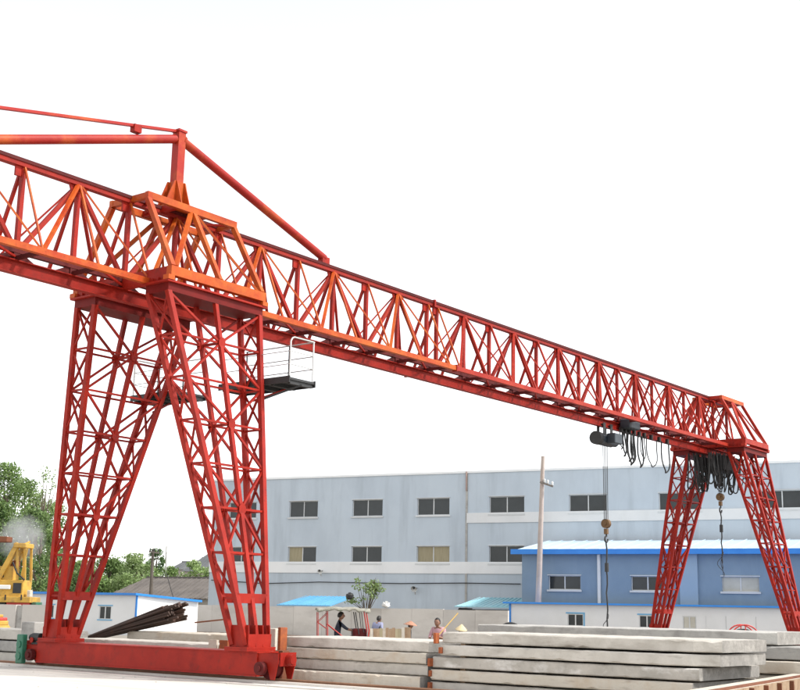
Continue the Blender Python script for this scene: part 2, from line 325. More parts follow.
def support(X, sx, tsx, orange):
    """saddle, two lattice legs and a sill beam at X"""
    c1 = 'orange_paint' if orange else 'salmon_paint'; c2 = 'red_paint'
    sy, ti = 1.783, .962; ZS, ZP = 9.84, 9.46
    tsy = .69; ZU = 11.97
    sad = MB().box((X-sx, -sy, ZP+.02), (X-sx+.16, sy, ZS-.004)).build('saddle_frame', c2, crane)
    MB().box((X+sx-.16, -sy, ZP+.02), (X+sx, sy, ZS-.004)).build('side_beam', c2, sad)
    for s in (-1, 1):
        MB().box((X-sx-.012, s*sy-.09, ZS-.24), (X+sx+.012, s*sy+.09, ZS)).build('end_beam', c1, sad)
        for sxx in (-1, 1):
            xx = X+sxx*sx
            for q in range(4): MB().box((xx-.06 if sxx < 0 else xx, s*(ti+.08+.2*q)-.012, ZP+.03), (xx if sxx < 0 else xx+.06, s*(ti+.08+.2*q)+.012, ZS-.26)).build('stiffener', c2, sad)
            MB().box((xx-.1, s*sy-.1, ZP+.021), (xx+.1, s*sy+.1, ZS-.245)).build('corner_block', c1, sad)
        MB().box((X-sx-.1, min(s*ti, s*sy)-.08, ZP-.03), (X+sx+.1, max(s*ti, s*sy)+.08, ZP+.018)).build('cap_plate', c2, sad)
        # upper platform frame beams
        MB().box((X-tsx, s*tsy-.06, ZU-.18), (X+tsx, s*tsy+.06, ZU)).build('platform_beam', 'orange_paint', sad)
        member('platform_post', (X-tsx+.06, s*tsy, ZU-.18), (X-sx+.08, s*sy, ZS), .13, c1, sad)
        member('platform_post', (X+tsx-.06, s*tsy, ZU-.18), (X+sx-.08, s*sy, ZS), .13, c1, sad)
        member('platform_post', (X+.04, s*tsy, ZU-.18), (X+.05, s*sy, ZS), .12, c1, sad)
        member('platform_brace', (X-.06, s*tsy, ZU-.18), (X-sx+.2, s*sy, ZS), .11, c1, sad)
        member('platform_brace', (X+.14, s*tsy, ZU-.18), (X+sx-.2, s*sy, ZS), .06, c1, sad)
    for q in (-1, -.33, .33, 1):
        MB().box((X+q*(tsx-.07)-.06, -tsy+.062, ZU-.17), (X+q*(tsx-.07)+.06, tsy-.062, ZU-.012)).build('platform_beam', c1 if abs(q) == 1 else c2, sad)
    member('platform_brace', (X-tsx+.1, -tsy+.1, ZU-.1), (X-.5, tsy-.1, ZU-.1), .06, c2, sad)
    member('platform_brace', (X+tsx-.1, -tsy+.1, ZU-.1), (X+.5, tsy-.1, ZU-.1), .06, c2, sad)
    # legs
    ZB, Z0, fx = 9.22, .86, .38
    yo0, yi0 = 3.70, 3.22
    NL = 8
    for s in (-1, 1):
        def pt(a, inner, lev):
            t = lev/NL; z = ZB + (Z0-ZB)*t
            xx = a*(sx-.06 + (fx-.05-sx+.06)*t)
            y = (ti+.06 + (yi0-ti-.06)*t) if inner else (sy-.06 + (yo0-.04-sy+.06)*t)
            return V((X+xx, s*y, z))
        leg = MB().box((X-sx, min(s*ti, s*sy), ZB-.001), (X+sx, max(s*ti, s*sy), ZP-.031)).build('support_leg', 'shade_red', crane)  # cap beam colour carries painted shade
        for inner in (0, 1):
            for a in (-1, 0, 1):
                member('leg_chord', pt(a, inner, -.02), pt(a, inner, NL), .125 if a else .105, c2, leg, upv=(0, 1, 0))
            for lev in range(1, NL):
                A, B, C = pt(-1, inner, lev), pt(0, inner, lev), pt(1, inner, lev)
                off = V((0, (-.05 if not inner else .05)*s*-1, 0))*0
                if lev < NL-1:
                    member('horizontal_brace', A, B, .05, c2, leg); member('horizontal_brace', B, C, .05, c2, leg)
                else:
                    member('horizontal_brace', A, C, .10, c2, leg, h=.22)
                if lev % 2 == 1 and lev < NL-1:
                    pl = []
                    for q in range(8):
                        an = math.pi*2*(q+.5)/8; pl.append(B + V((math.cos(an)*.12, (s*.058 if not inner else -s*.058), math.sin(an)*.15)))
                    MB().prism(pl, (0, (s*.015), 0)).build('gusset_plate', c2, leg)
                    for lv2 in (lev-1, lev+1):
                        for a in (-1, 1): member('diagonal_brace', B, pt(a, inner, lv2), .055, c2, leg, upv=(0, 1, 0))
            
        for a in (-1, 1):
            for lev in range(0, NL):
                if lev: member('horizontal_brace', pt(a, 0, lev), pt(a, 1, lev), .05, c2, leg)
                if lev < NL-1:
                    i0 = lev % 2
                    member('diagonal_brace', pt(a, i0, lev), pt(a, 1-i0, lev+1), .05, c2, leg, upv=(1, 0, 0))
                    member('diagonal_brace', pt(a, 1-i0, lev)+V((a*.03, 0, 0)), pt(a, i0, lev+1)+V((a*.03, 0, 0)), .042, c2, leg, upv=(1, 0, 0))
        for lev in (1, 3, 5):
            member('horizontal_brace', pt(0, 0, lev), pt(0, 1, lev), .06, c2, leg)
        # foot: flange, stub and gussets
        y0, y1 = sorted((s*(yi0-.08), s*(yo0+.06)))
        MB().box((X-fx-.1, y0-.05, .72), (X+fx+.1, y1+.05, .765)).build('foot_flange', c2, leg)
        MB().box((X-fx-.1, y0-.05, .768), (X+fx+.1, y1+.05, .81)).build('foot_flange', c2, leg)
        for q in (-1, -.34, .34, 1):
            MB().prism([(X+q*(fx-.03)-.012, y0, .81), (X+q*(fx-.03)-.012, y1, .81), (X+q*(fx-.03)-.012, y1-.04, 1.3), (X+q*(fx-.03)-.012, y0+.04, 1.3)], (.024, 0, 0)).build('foot_gusset', c2, leg)
        for yy in (y0+.02, y1-.02):
            MB().box((X-fx, yy-.012, .81), (X+fx, yy+.012, 1.1)).build('foot_gusset', c2, leg)
    # sill beam with end bogies
    sb = MB(); LY = 4.0
    sb.box((X-.335, -LY, .20), (X-.31, LY, .69)).box((X+.31, -LY, .20), (X+.335, LY, .69))
    sb.box((X-.36, -LY-.02, .69), (X+.36, LY+.02, .717)).box((X-.36, -LY, .17), (X+.36, LY, .20))
    sb.box((X-.31, -LY, .2), (X+.31, -LY+.02, .69)).box((X-.31, LY-.02, .2), (X+.31, LY, .69))
    sill = sb.build('sill_beam', 'red_paint', crane)
    for s in (-1, 1):
        e = s*LY
        for xx in (-.30, .27):
            b = MB()
            if s < 0:
                b.prism([(X+xx, e, .2), (X+xx, e, .69), (X+xx, e-.62, .70), (X+xx, e-.62, .50), (X+xx, e-.52, .12), (X+xx, e-.40, .12), (X+xx, e-.30, .38), (X+xx, e-.12, .38)], (.03, 0, 0))
            else:
                b.prism([(X+xx, e, .22), (X+xx, e, .60), (X+xx, e+.5, .62), (X+xx, e+.5, .25)], (.03, 0, 0))
            b.build('bogie_plate', 'red_paint', sill)
        for dy in (.18,):
            w = MB().cyl((X-.08, e+s*dy, .36), (X+.08, e+s*dy, .36), .22, n=24).cyl((X-.10, e+s*dy, .36), (X-.0801, e+s*dy, .36), .255, n=24).cyl((X+.0801, e+s*dy, .36), (X+.1, e+s*dy, .36), .255, n=24)
            w.build('wheel', 'old_shade_red', sill)
            MB().cyl((X-.46, e+s*dy, .36), (X-.332, e+s*dy, .36), .15, n=20).cyl((X-.50, e+s*dy, .36), (X-.4601, e+s*dy, .36), .07, n=14).build('axle_cap', 'old_shade_red', sill)
        MB().box((X-.26, e+s*.64-.018, .42), (X+.26, e+s*.64+.018, .72)).build('bumper_plate', 'red_paint', sill)
        MB().cyl((X, e+s*.66, .56), (X, e+s*.80, .56), .12, n=18).cyl((X, e+s*.8001, .56), (X, e+s*.815, .56), .10, n=18).build('bumper', 'red_paint', sill)
    return sad, sill
sad1, sill1 = support(0, 1.658, 1.589, True)
sad2, sill2 = support(35.33, 1.40, 1.315, False)
# drive gear at the far end of the near sill
gy = 4.0
MB().box((-.47, gy+.46, .12), (-.31, gy+.72, .88)).cyl((-.50, gy+.59, .62), (-.47, gy+.59, .62), .09).cyl((-.50, gy+.59, .32), (-.47, gy+.59, .32), .10).build('gear_case', 'green_paint', sill1, bevel=.03)
MB().cyl((-.2, gy+.02, .80), (-.2, gy+.36, .80), .12, n=16).cyl((-.2, gy+.36, .80), (-.2, gy+.45, .80), .09, n=14).box((-.3, gy+.05, .63), (-.1, gy+.3, .69)).build('drive_motor', 'dark_iron', sill1)
MB().cyl((-.36, gy+.24, .74), (-.335, gy+.24, .74), .07, n=14).build('warning_disc', 'red_paint', sill1)
MB().box((-.10, 3.80, .72), (.34, 4.0, 1.06)).build('control_box', 'rust', sill1, bevel=.015)
# king post and ties over the near support
kp = MB().box((-.125, -.125, 12.2), (.125, .125, 14.2)).box((-.15, -.15, 14.2), (.15, .15, 14.26)).build('king_post', 'red_tie', crane)
for yy in (-.15, .12):
    MB().prism([(-.52, yy, 11.98), (.40, yy, 11.98), (.32, yy, 12.3), (.2, yy, 12.78), (-.2, yy, 12.78), (-.36, yy, 12.4)], (0, .03, 0)).build('post_bracket', 'orange_paint', kp)
for xx in (-.15, .126):
    MB().prism([(xx, -.45, 11.98), (xx, .45, 11.98), (xx, .18, 12.78), (xx, -.18, 12.78)], (.024, 0, 0)).build('post_bracket', 'orange_paint', kp)
MB().box((-.55, -.5, 11.972), (.45, .5, 12.0)).build('base_plate', 'orange_paint', kp)
t = MB().cyl((.14, 0, 14.0), (AX(3)-.45, 0, 12.13), .12, n=18).cyl((.11, 0, 14.02), (.16, 0, 14.0), .15, n=14).build('tie_pipe', 'red_tie', crane)
MB().box((AX(3)-.62, -.10, ZT+.16), (AX(3)-.30, .10, 12.16)).build('tie_lug', 'red_paint', t)
t = MB().cyl((-.14, 0, 13.98), (AX(-1)+.45, 0, 11.90+.2), .12, n=18).build('tie_pipe', 'red_tie', crane)
MB().box((AX(-1)+.26, -.10, ZT+.16), (AX(-1)+.58, .10, 12.14)).build('tie_lug', 'red_paint', t)
t = MB().bar((.1, 0, 14.26), (AX(-2)-.2, 0, 12.08), .10, .07).build('tie_bar', 'red_tie', crane)
MB().box((-1.62, -.09, 13.72), (-1.38, .09, 13.92)).build('tie_clamp', 'red_paint', t)
MB().box((AX(-2)-.4, -.10, ZT+.16), (AX(-2)-.05, .10, 12.12)).build('tie_lug', 'red_paint', t)
# service platforms on the inner side of the near legs
for s in (-1, 1):
    y0, y1 = (-3.05, -.55) if s < 0 else (.98, 2.95)
    dk = MB().box((1.43, y0, 7.38), (2.38, y1, 7.44)).build('service_platform', 'dark_iron', crane)
    for q in range(5):
        yy = y0+.08 + (y1-y0-.16)*q/4; MB().box((1.5, yy-.04, 7.28), (2.36, yy+.04, 7.379)).build('joist', 'dark_iron', dk)
    MB().box((1.40, y0-.02, 7.30), (1.428, y1+.02, 7.47)).build('edge_channel', 'dark_iron', dk)
    MB().box((2.382, y0-.02, 7.30), (2.41, y1+.02, 7.47)).build('edge_channel', 'dark_iron', dk)
    member('bracket', (1.33, s*1.9, 6.9), (2.2, s*2.2, 7.30), .05, 'red_paint', dk)
    member('bracket', (1.33, s*2.15, 6.9), (1.9, y0 if s < 0 else y1, 7.30), .045, 'dark_iron', dk)
    yr = y0+.03 if s < 0 else y1-.03
    hoop = [V((1.46, yr, 7.44)), V((1.46, yr, 8.38)), V((1.52, yr, 8.47)), V((1.60, yr, 8.50)), V((2.34, yr, 8.50)), V((2.34, yr, 7.44))]
    MB().tube(hoop, .022).build('guard_rail', 'grey_pipe', dk)
    for zz in (7.78, 8.12):
        MB().cyl((1.46, yr, zz), (2.34, yr, zz), .012, n=6).build('rail_wire', 'grey_pipe', dk)
        MB().cyl((2.36, y0+.02, zz), (2.36, y1-.02, zz), .014, n=6).build('rail_wire', 'grey_pipe', dk)
        MB().cyl((1.44, y0+.02, zz), (1.44, y1-.02, zz), .012, n=6).build('rail_wire', 'grey_pipe', dk)
    for yy in (y0+.9, y1-.05):
        MB().cyl((2.36, yy, 7.44), (2.36, yy, 8.5), .02, n=8).build('rail_post', 'dark_iron', dk)
    MB().cyl((2.36, y0+.02, 8.5), (2.36, y1-.02, 8.5), .018, n=6).build('guard_rail', 'grey_pipe', dk)
# ------------------------------------------------------------------ hoists and festoon cables
def hoist(x, zb, label, ln):
    h = thing('electric_hoist', (x, 0, ZI-.75), label, 'hoist', 'electric hoists on the runway beam')
    b = MB()
    for dx in (-.3, .3):
        for sy in (-1, 1):
            b.cyl((x+dx, sy*.03, ZI+.07), (x+dx, sy*.13, ZI+.07), .07, n=12)
            b.box((x+dx-.1, sy*.13, ZI-.3), (x+dx+.1, sy*.155, ZI+.16))
    b.box((x-.45, -.15, ZI-.33), (x+.45, .15, ZI-.28)); b.build('trolley', 'dark_iron', h)
    MB().cyl((x-.55, 0, ZI-.52), (x+.5, 0, ZI-.52), .24, n=22).build('drum_casing', 'blue_iron', h)
    MB().cyl((x+.5, 0, ZI-.52), (x+.85, 0, ZI-.52), .19, n=18).cyl((x+.85, 0, ZI-.52), (x+.93, 0, ZI-.52), .13, n=16).build('motor', 'blue_iron', h)
    MB().cyl((x-.82, 0, ZI-.5), (x-.551, 0, ZI-.5), .27, n=18).build('gearbox', 'dark_iron', h)
    MB().box((x-.3, -.62, ZI-.7), (x+.35, -.24, ZI-.28)).build('control_case', 'blue_iron', h, bevel=.04)
    MB().box((x-.15, .24, ZI-.62), (x+.3, .5, ZI-.3)).build('counterweight', 'dark_iron', h, bevel=.03)
    for dx in (-.10, .10):
        for dy in (-.03, .03): MB().cyl((x+dx*1.3, dy, ZI-.7), (x+dx, dy, zb+.15), .013, n=6).build('wire_rope', 'dark_iron', h)
    # hook block
    blk = MB().cyl((x-.09, 0, zb), (x+.09, 0, zb), .185, n=24).cyl((x-.12, 0, zb), (x-.0901, 0, zb), .07, n=12).box((x-.07, -.07, zb-.42), (x+.07, .07, zb-.2))
    k = blk.build('hook_block', 'brass', h)
    pts = [V((x, 0, zb-.40))]
    for i in range(12):
        a = math.radians(100 - i*26); pts.append(V((x+.12*math.cos(a)*-1, 0, zb-.62+.12*math.sin(a))))
    MB().tube(pts, .035, 8).build('hook', 'dark_iron', k)
    return h
h1 = hoist(23.8, 5.28, 'dark blue-grey hoist on the span, its brass hook block over the low blue annex', 4)
h2 = hoist(35.2, 7.28, 'dark hoist between the far crane legs with round hook block below', 3)
def sling(x, z0, z1, label, frays):
    s = MB()
    pts = [V((x+.02*math.sin(i*1.7), .02*math.cos(i*2.1), z0+(z1-z0)*i/10)) for i in range(11)]
    s.tube(pts, .032); o = s.build('wire_sling', 'dark_iron'); tag(o, label, 'sling', 'wire slings on the hooks')
    for q in range(frays):
        L = random.uniform(.4, 1.0); a = random.uniform(-.5, .5)
        pts = [V((x+a*L*math.sin(math.pi*i/9)*.9, .3*a*math.sin(i), z1+.6-(L+.6)*i/9*.9)) for i in range(10)]
        MB().tube(pts, .014, 5).build('wire_strand', 'dark_iron', o)
    zq = z0+(z1-z0)*.25
    MB().cyl((x, 0, zq), (x, 0, zq-.35), .08, n=10).build('ferrule', 'dark_iron', o)
sling(23.8, 4.56, 1.2, 'long dark wire sling hanging from the hook under the mid-span hoist', 1)
sling(35.2, 6.56, 4.2, 'dark frayed wire sling hanging between the two far crane legs', 4)
fest = thing('festoon_cable', (25.2, -.25, ZI-1.2), 'black festoon cable loops under the girder beside the far legs', 'cable')
def beam_x(px): # where the runway beam's underside shows at this column of the photograph
    lo, hi = 20, 36
    for _ in range(40):
        mid = (lo+hi)/2; p = V((mid, -.2, ZI)); q = p-CAM; x = 400+F_PX*q.dot(rt)/q.dot(fw)
        if x < px: lo = mid
        else: hi = mid
    return lo
for x0, x1, yb, r in ((620, 623, 449, .022), (623.5, 625.5, 456, .03), (627, 632, 461, .036), (628, 634, 464.5, .036), (631, 635, 463, .03), (638, 643, 467, .034), (641, 645, 460, .022), (646.5, 657.5, 466.5, .024), (661.5, 669.5, 472.5, .032)):
    a, b_ = beam_x(x0), beam_x(x1); zb = on_y((x0+x1)/2, yb, -.2).z; pts = []
    n = 14
    for i in range(n+1):
        u = -1+2*i/n; pts.append(V(((a+b_)/2+(b_-a)/2*(math.copysign(abs(u)**.75, u)), -.2+.05*math.sin(i), zb+(ZI-zb)*abs(u)**2.6)))
    MB().tube(pts, r, 6).build('cable_loop', 'black_rubber', fest)
for px in (622, 626, 630, 635, 640, 645, 652, 660, 668):
    x = beam_x(px); MB().box((x-.07, -.22, ZI-.05), (x+.07, -.10, ZI+.16)).build('cable_trolley', 'black_rubber', fest)
x = beam_x(627); MB().box((x-.5, -.6, ZI+.1), (x+.45, -.12, ZI+.48)).build('motor_case', 'blue_iron', fest, bevel=.05)
bun = thing('cable_bundle', (34.6, 0, ZI-1.6), 'thick black bundle of gathered cables between the far legs', 'cable')
for q in range(46):
    x = random.uniform(33.3, 36.2); y = random.uniform(-.85, .85); dx = random.uniform(.1, .45); dz = random.uniform(.7, 1.75)
    pts = []
    for i in range(11):
        u = -1+2*i/10; pts.append(V((x+dx*math.copysign(abs(u)**.7, u), y+.1*math.sin(3*u+q), ZI-.0-dz*(1-abs(u)**2.8))))
    MB().tube(pts, random.uniform(.02, .04), 5).build('cable_loop', 'black_rubber', bun)
MB().box((33.9, -.8, ZI-.75), (35.9, -.3, ZI-.05)).box((34.2, .3, ZI-.7), (35.9, .8, ZI-.05)).build('junction_case', 'black_rubber', bun, bevel=.05)

# ------------------------------------------------------------------ concrete slabs
def slab(xa, xb, ya, yb, z0, z1, mt, label, group, seed, cham=(0, 0), rz=0, flare=0):
    """long precast slab along Y; ya is its end toward the right of the picture"""
    r = random.Random(seed); n = 40; vs = []; fs = []
    cx, cy = (xa+xb)/2, (ya+yb)/2
    L = yb-ya
    for i in range(n+1):
        y = ya + L*i/n; t = abs(y-ya)
        jx = r.uniform(-.006, .006); jz = r.uniform(-.004, .004)
        x0, x1 = xa+jx, xb+r.uniform(-.012, .012)
        if cham[0] and t < cham[0]: x0 += (cham[0]-t)*cham[1]
        zz0, zz1 = z0+jz*.5, z1+jz
        e = .015+.008*r.random()+(r.uniform(.01, .035) if r.random() < .12 else 0); e2 = .015+.008*r.random()+(r.uniform(.01, .03) if r.random() < .10 else 0)
        ring = [(x0, y, zz0+e), (x0+e*1.3, y, zz0), (x1-.03, y, zz0), (x1, y, zz0+.03), (x1, y, zz1-.03), (x1-.03, y, zz1), (x0+e2*1.2, y, zz1), (x0, y, zz1-e2)]
        vs += ring
    m_ = 8
    for i in range(n):
        for j in range(m_): fs.append((i*m_+j, (i+1)*m_+j, (i+1)*m_+(j+1) % m_, i*m_+(j+1) % m_))
    b = MB(); pv_ = [V(v)-V((cx, cy, z0)) for v in vs]; b.add(pv_, fs); b.cur = 1; b.add(pv_, [tuple(range(m_)), tuple(range(n*m_, n*m_+m_))[::-1]])
    o = b.build('concrete_slab', [mt, 'concrete_end'], None, Matrix.Translation((cx, cy, z0)) @ Matrix.Rotation(rz, 4, 'Z'), local=True)
    return tag(o, label, 'slab', group)
ordn = ['top', 'second', 'third', 'fourth', 'fifth', 'lowest']
# stack in front on the right
tops = [1.26, .99, .73, .46, .20]
for i, (zt, ya, yl, ch) in enumerate(zip(tops, (-14.35, -14.3, -14.0, -13.9, -13.7), (-8.02, -8.02, -7.79, -7.79, -7.74), ((.55, .5), (.7, .5), (0, 0), (0, 0), (0, 0)))):
    zb = tops[i+1]+.04 if i < 4 else .03
    slab(1.2+(.06, -.02, .03, -.05, 0)[i], (3.75, 3.8, 4.2, 4.3, 4.3)[i], ya, yl, zb, zt, ('concrete', 'concrete', 'concrete_b', 'concrete_d', 'concrete')[i],
         f'pale concrete slab, {ordn[i] if i<4 else "lowest"} of the front stack at lower right' , 'slabs of the front right stack', 10+i, ch)
for i, (py, x) in enumerate(((638, 436), (650, 441), (662, 430), (673, 431), (685, 430))):
    p = on_x(x, py, 1.14); o = MB().box((p.x-.03, p.y-.02, p.z-(.13, .08, .10, .08, .08)[i]*.9), (p.x+.10, p.y+.05, p.z+(.11, .06, .08, .06, .06)[i])).build('spacer_block', 'pad_rust', bevel=.01)
    tag(o, f'rusty orange spacer at the left end of the front stack, {["highest","second highest","middle","second lowest","lowest"][i]} of five', 'spacer', 'rusty spacers of the front stack')
for i in range(4):
    for j, y in enumerate((-13.2, -8.5)):
        o = MB().box((2.6 if j == 0 else 1.35, y-.06, tops[i+1]-.005), (3.7, y+.06, tops[i+1]+.045)).build('timber_packer', 'wood_brown')
        tag(o, f'thin timber packer under the {ordn[i]} slab of the front stack, {"right" if j==0 else "left"} one', 'packer', 'timber packers')
# stack behind it
for i, (zt, ya, yl, x0) in enumerate(zip((1.40, 1.10, .80, .50, .22), (-13.95, -14.6, -15.6, -15.8, -15.9), (-6.3, -6.4, -6.2, -6.3, -6.3), (5.2, 5.3, 5.15, 5.25, 5.2))):
    slab(x0, x0+2.6, ya, yl, zt-.27 if i < 4 else .0, zt, ('concrete_c', 'concrete_c', 'concrete_d', 'concrete', 'concrete')[i],
         f'grey concrete slab, {ordn[i] if i<4 else "lowest"} of the long stack behind the front one', 'slabs of the stack behind', 30+i, (.4, .5) if i == 0 else (0, 0))
# stack left of it, behind the rail
for i, (zt, x0) in enumerate(zip((1.04, .79, .54, .29), (1.32, 1.24, 1.30, 1.02))):
    slab(x0, x0+2.2, -7.6, -3.2+(.0, .1, -.1, -.25)[i], zt-.235 if i < 3 else .03, zt, ('concrete', 'concrete_d', 'concrete', 'concrete_d')[i],
         f'pale concrete slab, {ordn[i] if i<3 else "lowest"} of the stack right of the near sill beam', 'slabs right of the sill', 50+i)
# slabs behind the sill between the legs
P1 = on_x(150, 640, 1.0)
for i, (zt, x0, ya, yl) in enumerate(((.79, .95, -2.2, 3.95), (.51, 1.0, -2.3, 3.9), (.24, .92, -2.2, 4.0))):
    slab(x0, x0+1.2, ya, yl, zt-.25, zt, ('concrete', 'concrete_d', 'concrete')[i], f'pale concrete slab, {ordn[i]} of the pile behind the sill between the near legs', 'slabs behind the sill', 70+i)
for i, (zt, x0, ya, yl) in enumerate(((.98, 2.9, -.4, 4.2), (.73, 2.85, -.3, 4.3), (.48, 2.9, -.4, 4.2), (.23, 2.85, -.4, 4.2))):
    slab(x0, x0+1.3, ya, yl, zt-.235 if i < 3 else 0, zt, ('concrete_d', 'concrete', 'concrete_d', 'concrete')[i], f'buff concrete slab, {ordn[i]} of the rear pile under the steel bars', 'slabs under the steel bars', 80+i)
# slabs at the far left
for i, (zt, x0) in enumerate(((.95, 1.0), (.62, .95), (.30, 1.0))):
    slab(x0, x0+1.3, 5.2, 11, zt-.29, zt, ('concrete', 'concrete_c', 'concrete')[i], f'concrete slab, {ordn[i]} of the pile left of the green gear case', 'slabs left of the crane', 90+i)
# loose block beside the far foot, rusty blocks behind the near foot
p = on_x(33, 632, .75)
tag(MB().box((.55, p.y-.30, .0), (1.0, p.y+.28, p.z+.28)).build('concrete_block', 'concrete_c', bevel=.03), 'grey concrete block standing behind the green gear case', 'block')
for i, (px, py, w, h, mt, lb) in enumerate(((279, 633, .10, 1.25, 'pad_rust', 'rusty upright steel plate behind the near crane foot'), (270, 636, .34, 1.22, 'concrete_d', 'buff stained concrete post behind the near crane foot'), (278, 652, .3, .72, 'rust', 'dark rusty iron lump at the foot of the near leg'))):
    p = on_x(px, py, 1.0-.1*i); tag(MB().box((p.x, p.y-w/2, .0), (p.x+.25, p.y+w/2, h)).build('yard_block', mt, bevel=.02), lb, 'block')
for i, (px, mt) in enumerate(((212, 'concrete_d'), (223, 'pad_rust'))):
    p = on_x(px, 648, .85); tag(MB().box((.86, p.y-.14, .0), (.93, p.y+.14, .9)).build('end_plate', mt), ('buff end board against the slabs near the crane foot', 'rusty end plate against the slabs near the crane foot')[i], 'plate')
# rusty formwork at the lower right corner
fa, fb = V((-3.3, -16.15, 0)), V((6.0, -14.75, 0))
fd = (fb-fa).normalized(); fn = V((fd.y, -fd.x, 0))
form = thing('steel_formwork', fa, 'rusty brown steel formwork lying in front of the slab stack', 'formwork')
MB().prism([fa, fb, fb-fn*.5, fa-fn*.5], (0, 0, .56)).build('form_body', 'concrete_d', form)
MB().prism([fa+V((0,0,.561)), fb+V((0,0,.561)), fb-fn*.06+V((0,0,.561)), fa-fn*.06+V((0,0,.561))], (0, 0, .04)).build('top_flange', 'rust', form)
MB().prism([fa+fn*.02, fb+fn*.02, fb+fn*.004, fa+fn*.004], (0, 0, .55)).build('side_sheet', 'wood_brown', form)
for i in range(9):
    p = fa.lerp(fb, (i+.5)/9); MB().prism([p+fn*.10-fd*.02, p+fn*.10+fd*.02, p+fn*.021+fd*.02, p+fn*.021-fd*.02], (0, 0, .54)).build('stiffener', 'rust', form)

# bundle of steel bars leaning on the rear pile
p_hi = on_x(176, 613, 3.3); p_lo = on_x(93, 637.5, 2.6)
bars = thing('steel_bar_bundle', p_lo, 'dark rusty bundle of steel bars leaning on the slabs between the near legs', 'steel bars')
dirb = (p_hi-p_lo).normalized(); sdb = dirb.cross(V((0, 0, 1))).normalized(); udb = sdb.cross(dirb)
for i in range(60):
    c1, r1 = random.uniform(-.4, .4), random.uniform(-.20, .24)
    a = p_lo + sdb*c1*.6 + udb*(r1*.14); b_ = p_hi + sdb*c1 + udb*(r1) + dirb*random.uniform(-.35, .28)
    MB().cyl(a, b_, .04, n=7).build('steel_bar', 'steel_bars', bars)
for i in range(10):
    c1 = -.35+.07*i; a = p_lo + sdb*c1*.6 - udb*.03; b_ = p_hi + sdb*c1 - udb*random.uniform(.05, .2) + dirb*random.uniform(-.5, .1)
    MB().bar(a, b_, .09, .03).build('flat_bar', 'steel_bars', bars)
p = on_x(228, 619, 3.6); q = on_x(195, 622.5, 3.9)
tag(MB().cyl(p, q, .022, n=6).build('loose_rod', 'rust'), 'thin rusty rod sticking up against the concrete wall', 'rod')

# ------------------------------------------------------------------ buildings
def wall_with_openings(pl, u0, u1, z0, z1, holes, thick, name, mt, parent):
    us = sorted({u0, u1, *[h[0] for h in holes], *[h[1] for h in holes]}); zs = sorted({z0, z1, *[h[2] for h in holes], *[h[3] for h in holes]})
    b = MB()
    for i in range(len(us)-1):
        for j in range(len(zs)-1):
            uc, zc = (us[i]+us[i+1])/2, (zs[j]+zs[j+1])/2
            if any(h[0] < uc < h[1] and h[2] < zc < h[3] for h in holes): continue
            b.add([(us[i],0,zs[j]),(us[i+1],0,zs[j]),(us[i+1],0,zs[j+1]),(us[i],0,zs[j+1])], [(0,1,2,3)])
            b.add([(us[i],thick,zs[j]),(us[i+1],thick,zs[j]),(us[i+1],thick,zs[j+1]),(us[i],thick,zs[j+1])], [(3,2,1,0)])
    for h in holes:
        a, c, d, e = h
        b.add([(a,0,d),(c,0,d),(c,0,e),(a,0,e),(a,thick,d),(c,thick,d),(c,thick,e),(a,thick,e)], [(0,4,5,1),(1,5,6,2),(2,6,7,3),(3,7,4,0)])
    b.add([(u0,0,z0),(u0,thick,z0),(u0,thick,z1),(u0,0,z1),(u1,0,z0),(u1,thick,z0),(u1,thick,z1),(u1,0,z1)], [(1,0,3,2),(4,5,6,7),(3,7,6,2)])
    return b.build(name, mt, parent, pl.M, local=True)
def window(pl, h, parent, panes=('glass_dark', 'glass_dark'), fr=.05, mullions=1, sill=True, rec=.12, room=True, lintel=True):
    a, c, d, e = h; b = MB(); y0, y1 = rec, rec+.05
    b.box((a+.002, y0, d), (a+fr, y1, e)).box((c-fr, y0, d), (c-.002, y1, e)).box((a+fr, y0, e-fr), (c-fr, y1, e-.002)).box((a+fr, y0, d+.002), (c-fr, y1, d+fr))
    w = b.build('window', 'window_frame', parent, pl.M, local=True)
    n = mullions+1; wd = (c-a-2*fr)/n
    for i in range(n):
        p = MB().box((a+fr+wd*i+.012, y0+.02, d+fr), (a+fr+wd*(i+1)-.012, y0+.026, e-fr)).build('pane', panes[i % len(panes)], w, pl.M, local=True)
        if i: MB().box((a+fr+wd*i-.035, y0-.01, d+fr), (a+fr+wd*i+.035, y0+.018, e-fr)).build('mullion', 'window_frame', w, pl.M, local=True)
    if sill: MB().box((a-.08, -.09, d-.12), (c+.08, rec-.002, d-.002)).build('sill', 'window_frame', w, pl.M, local=True)
    if lintel: MB().box((a-.06, -.05, e+.002), (c+.06, rec-.01, e+.05)).build('lintel', 'window_frame', w, pl.M, local=True)
    return w
def hole(pl, px, py, wpx, hpx):
    u0, z0 = pl.uz(px-wpx/2, py+hpx/2); u1, z1 = pl.uz(px+wpx/2, py-hpx/2); return (u0, u1, z0, z1)
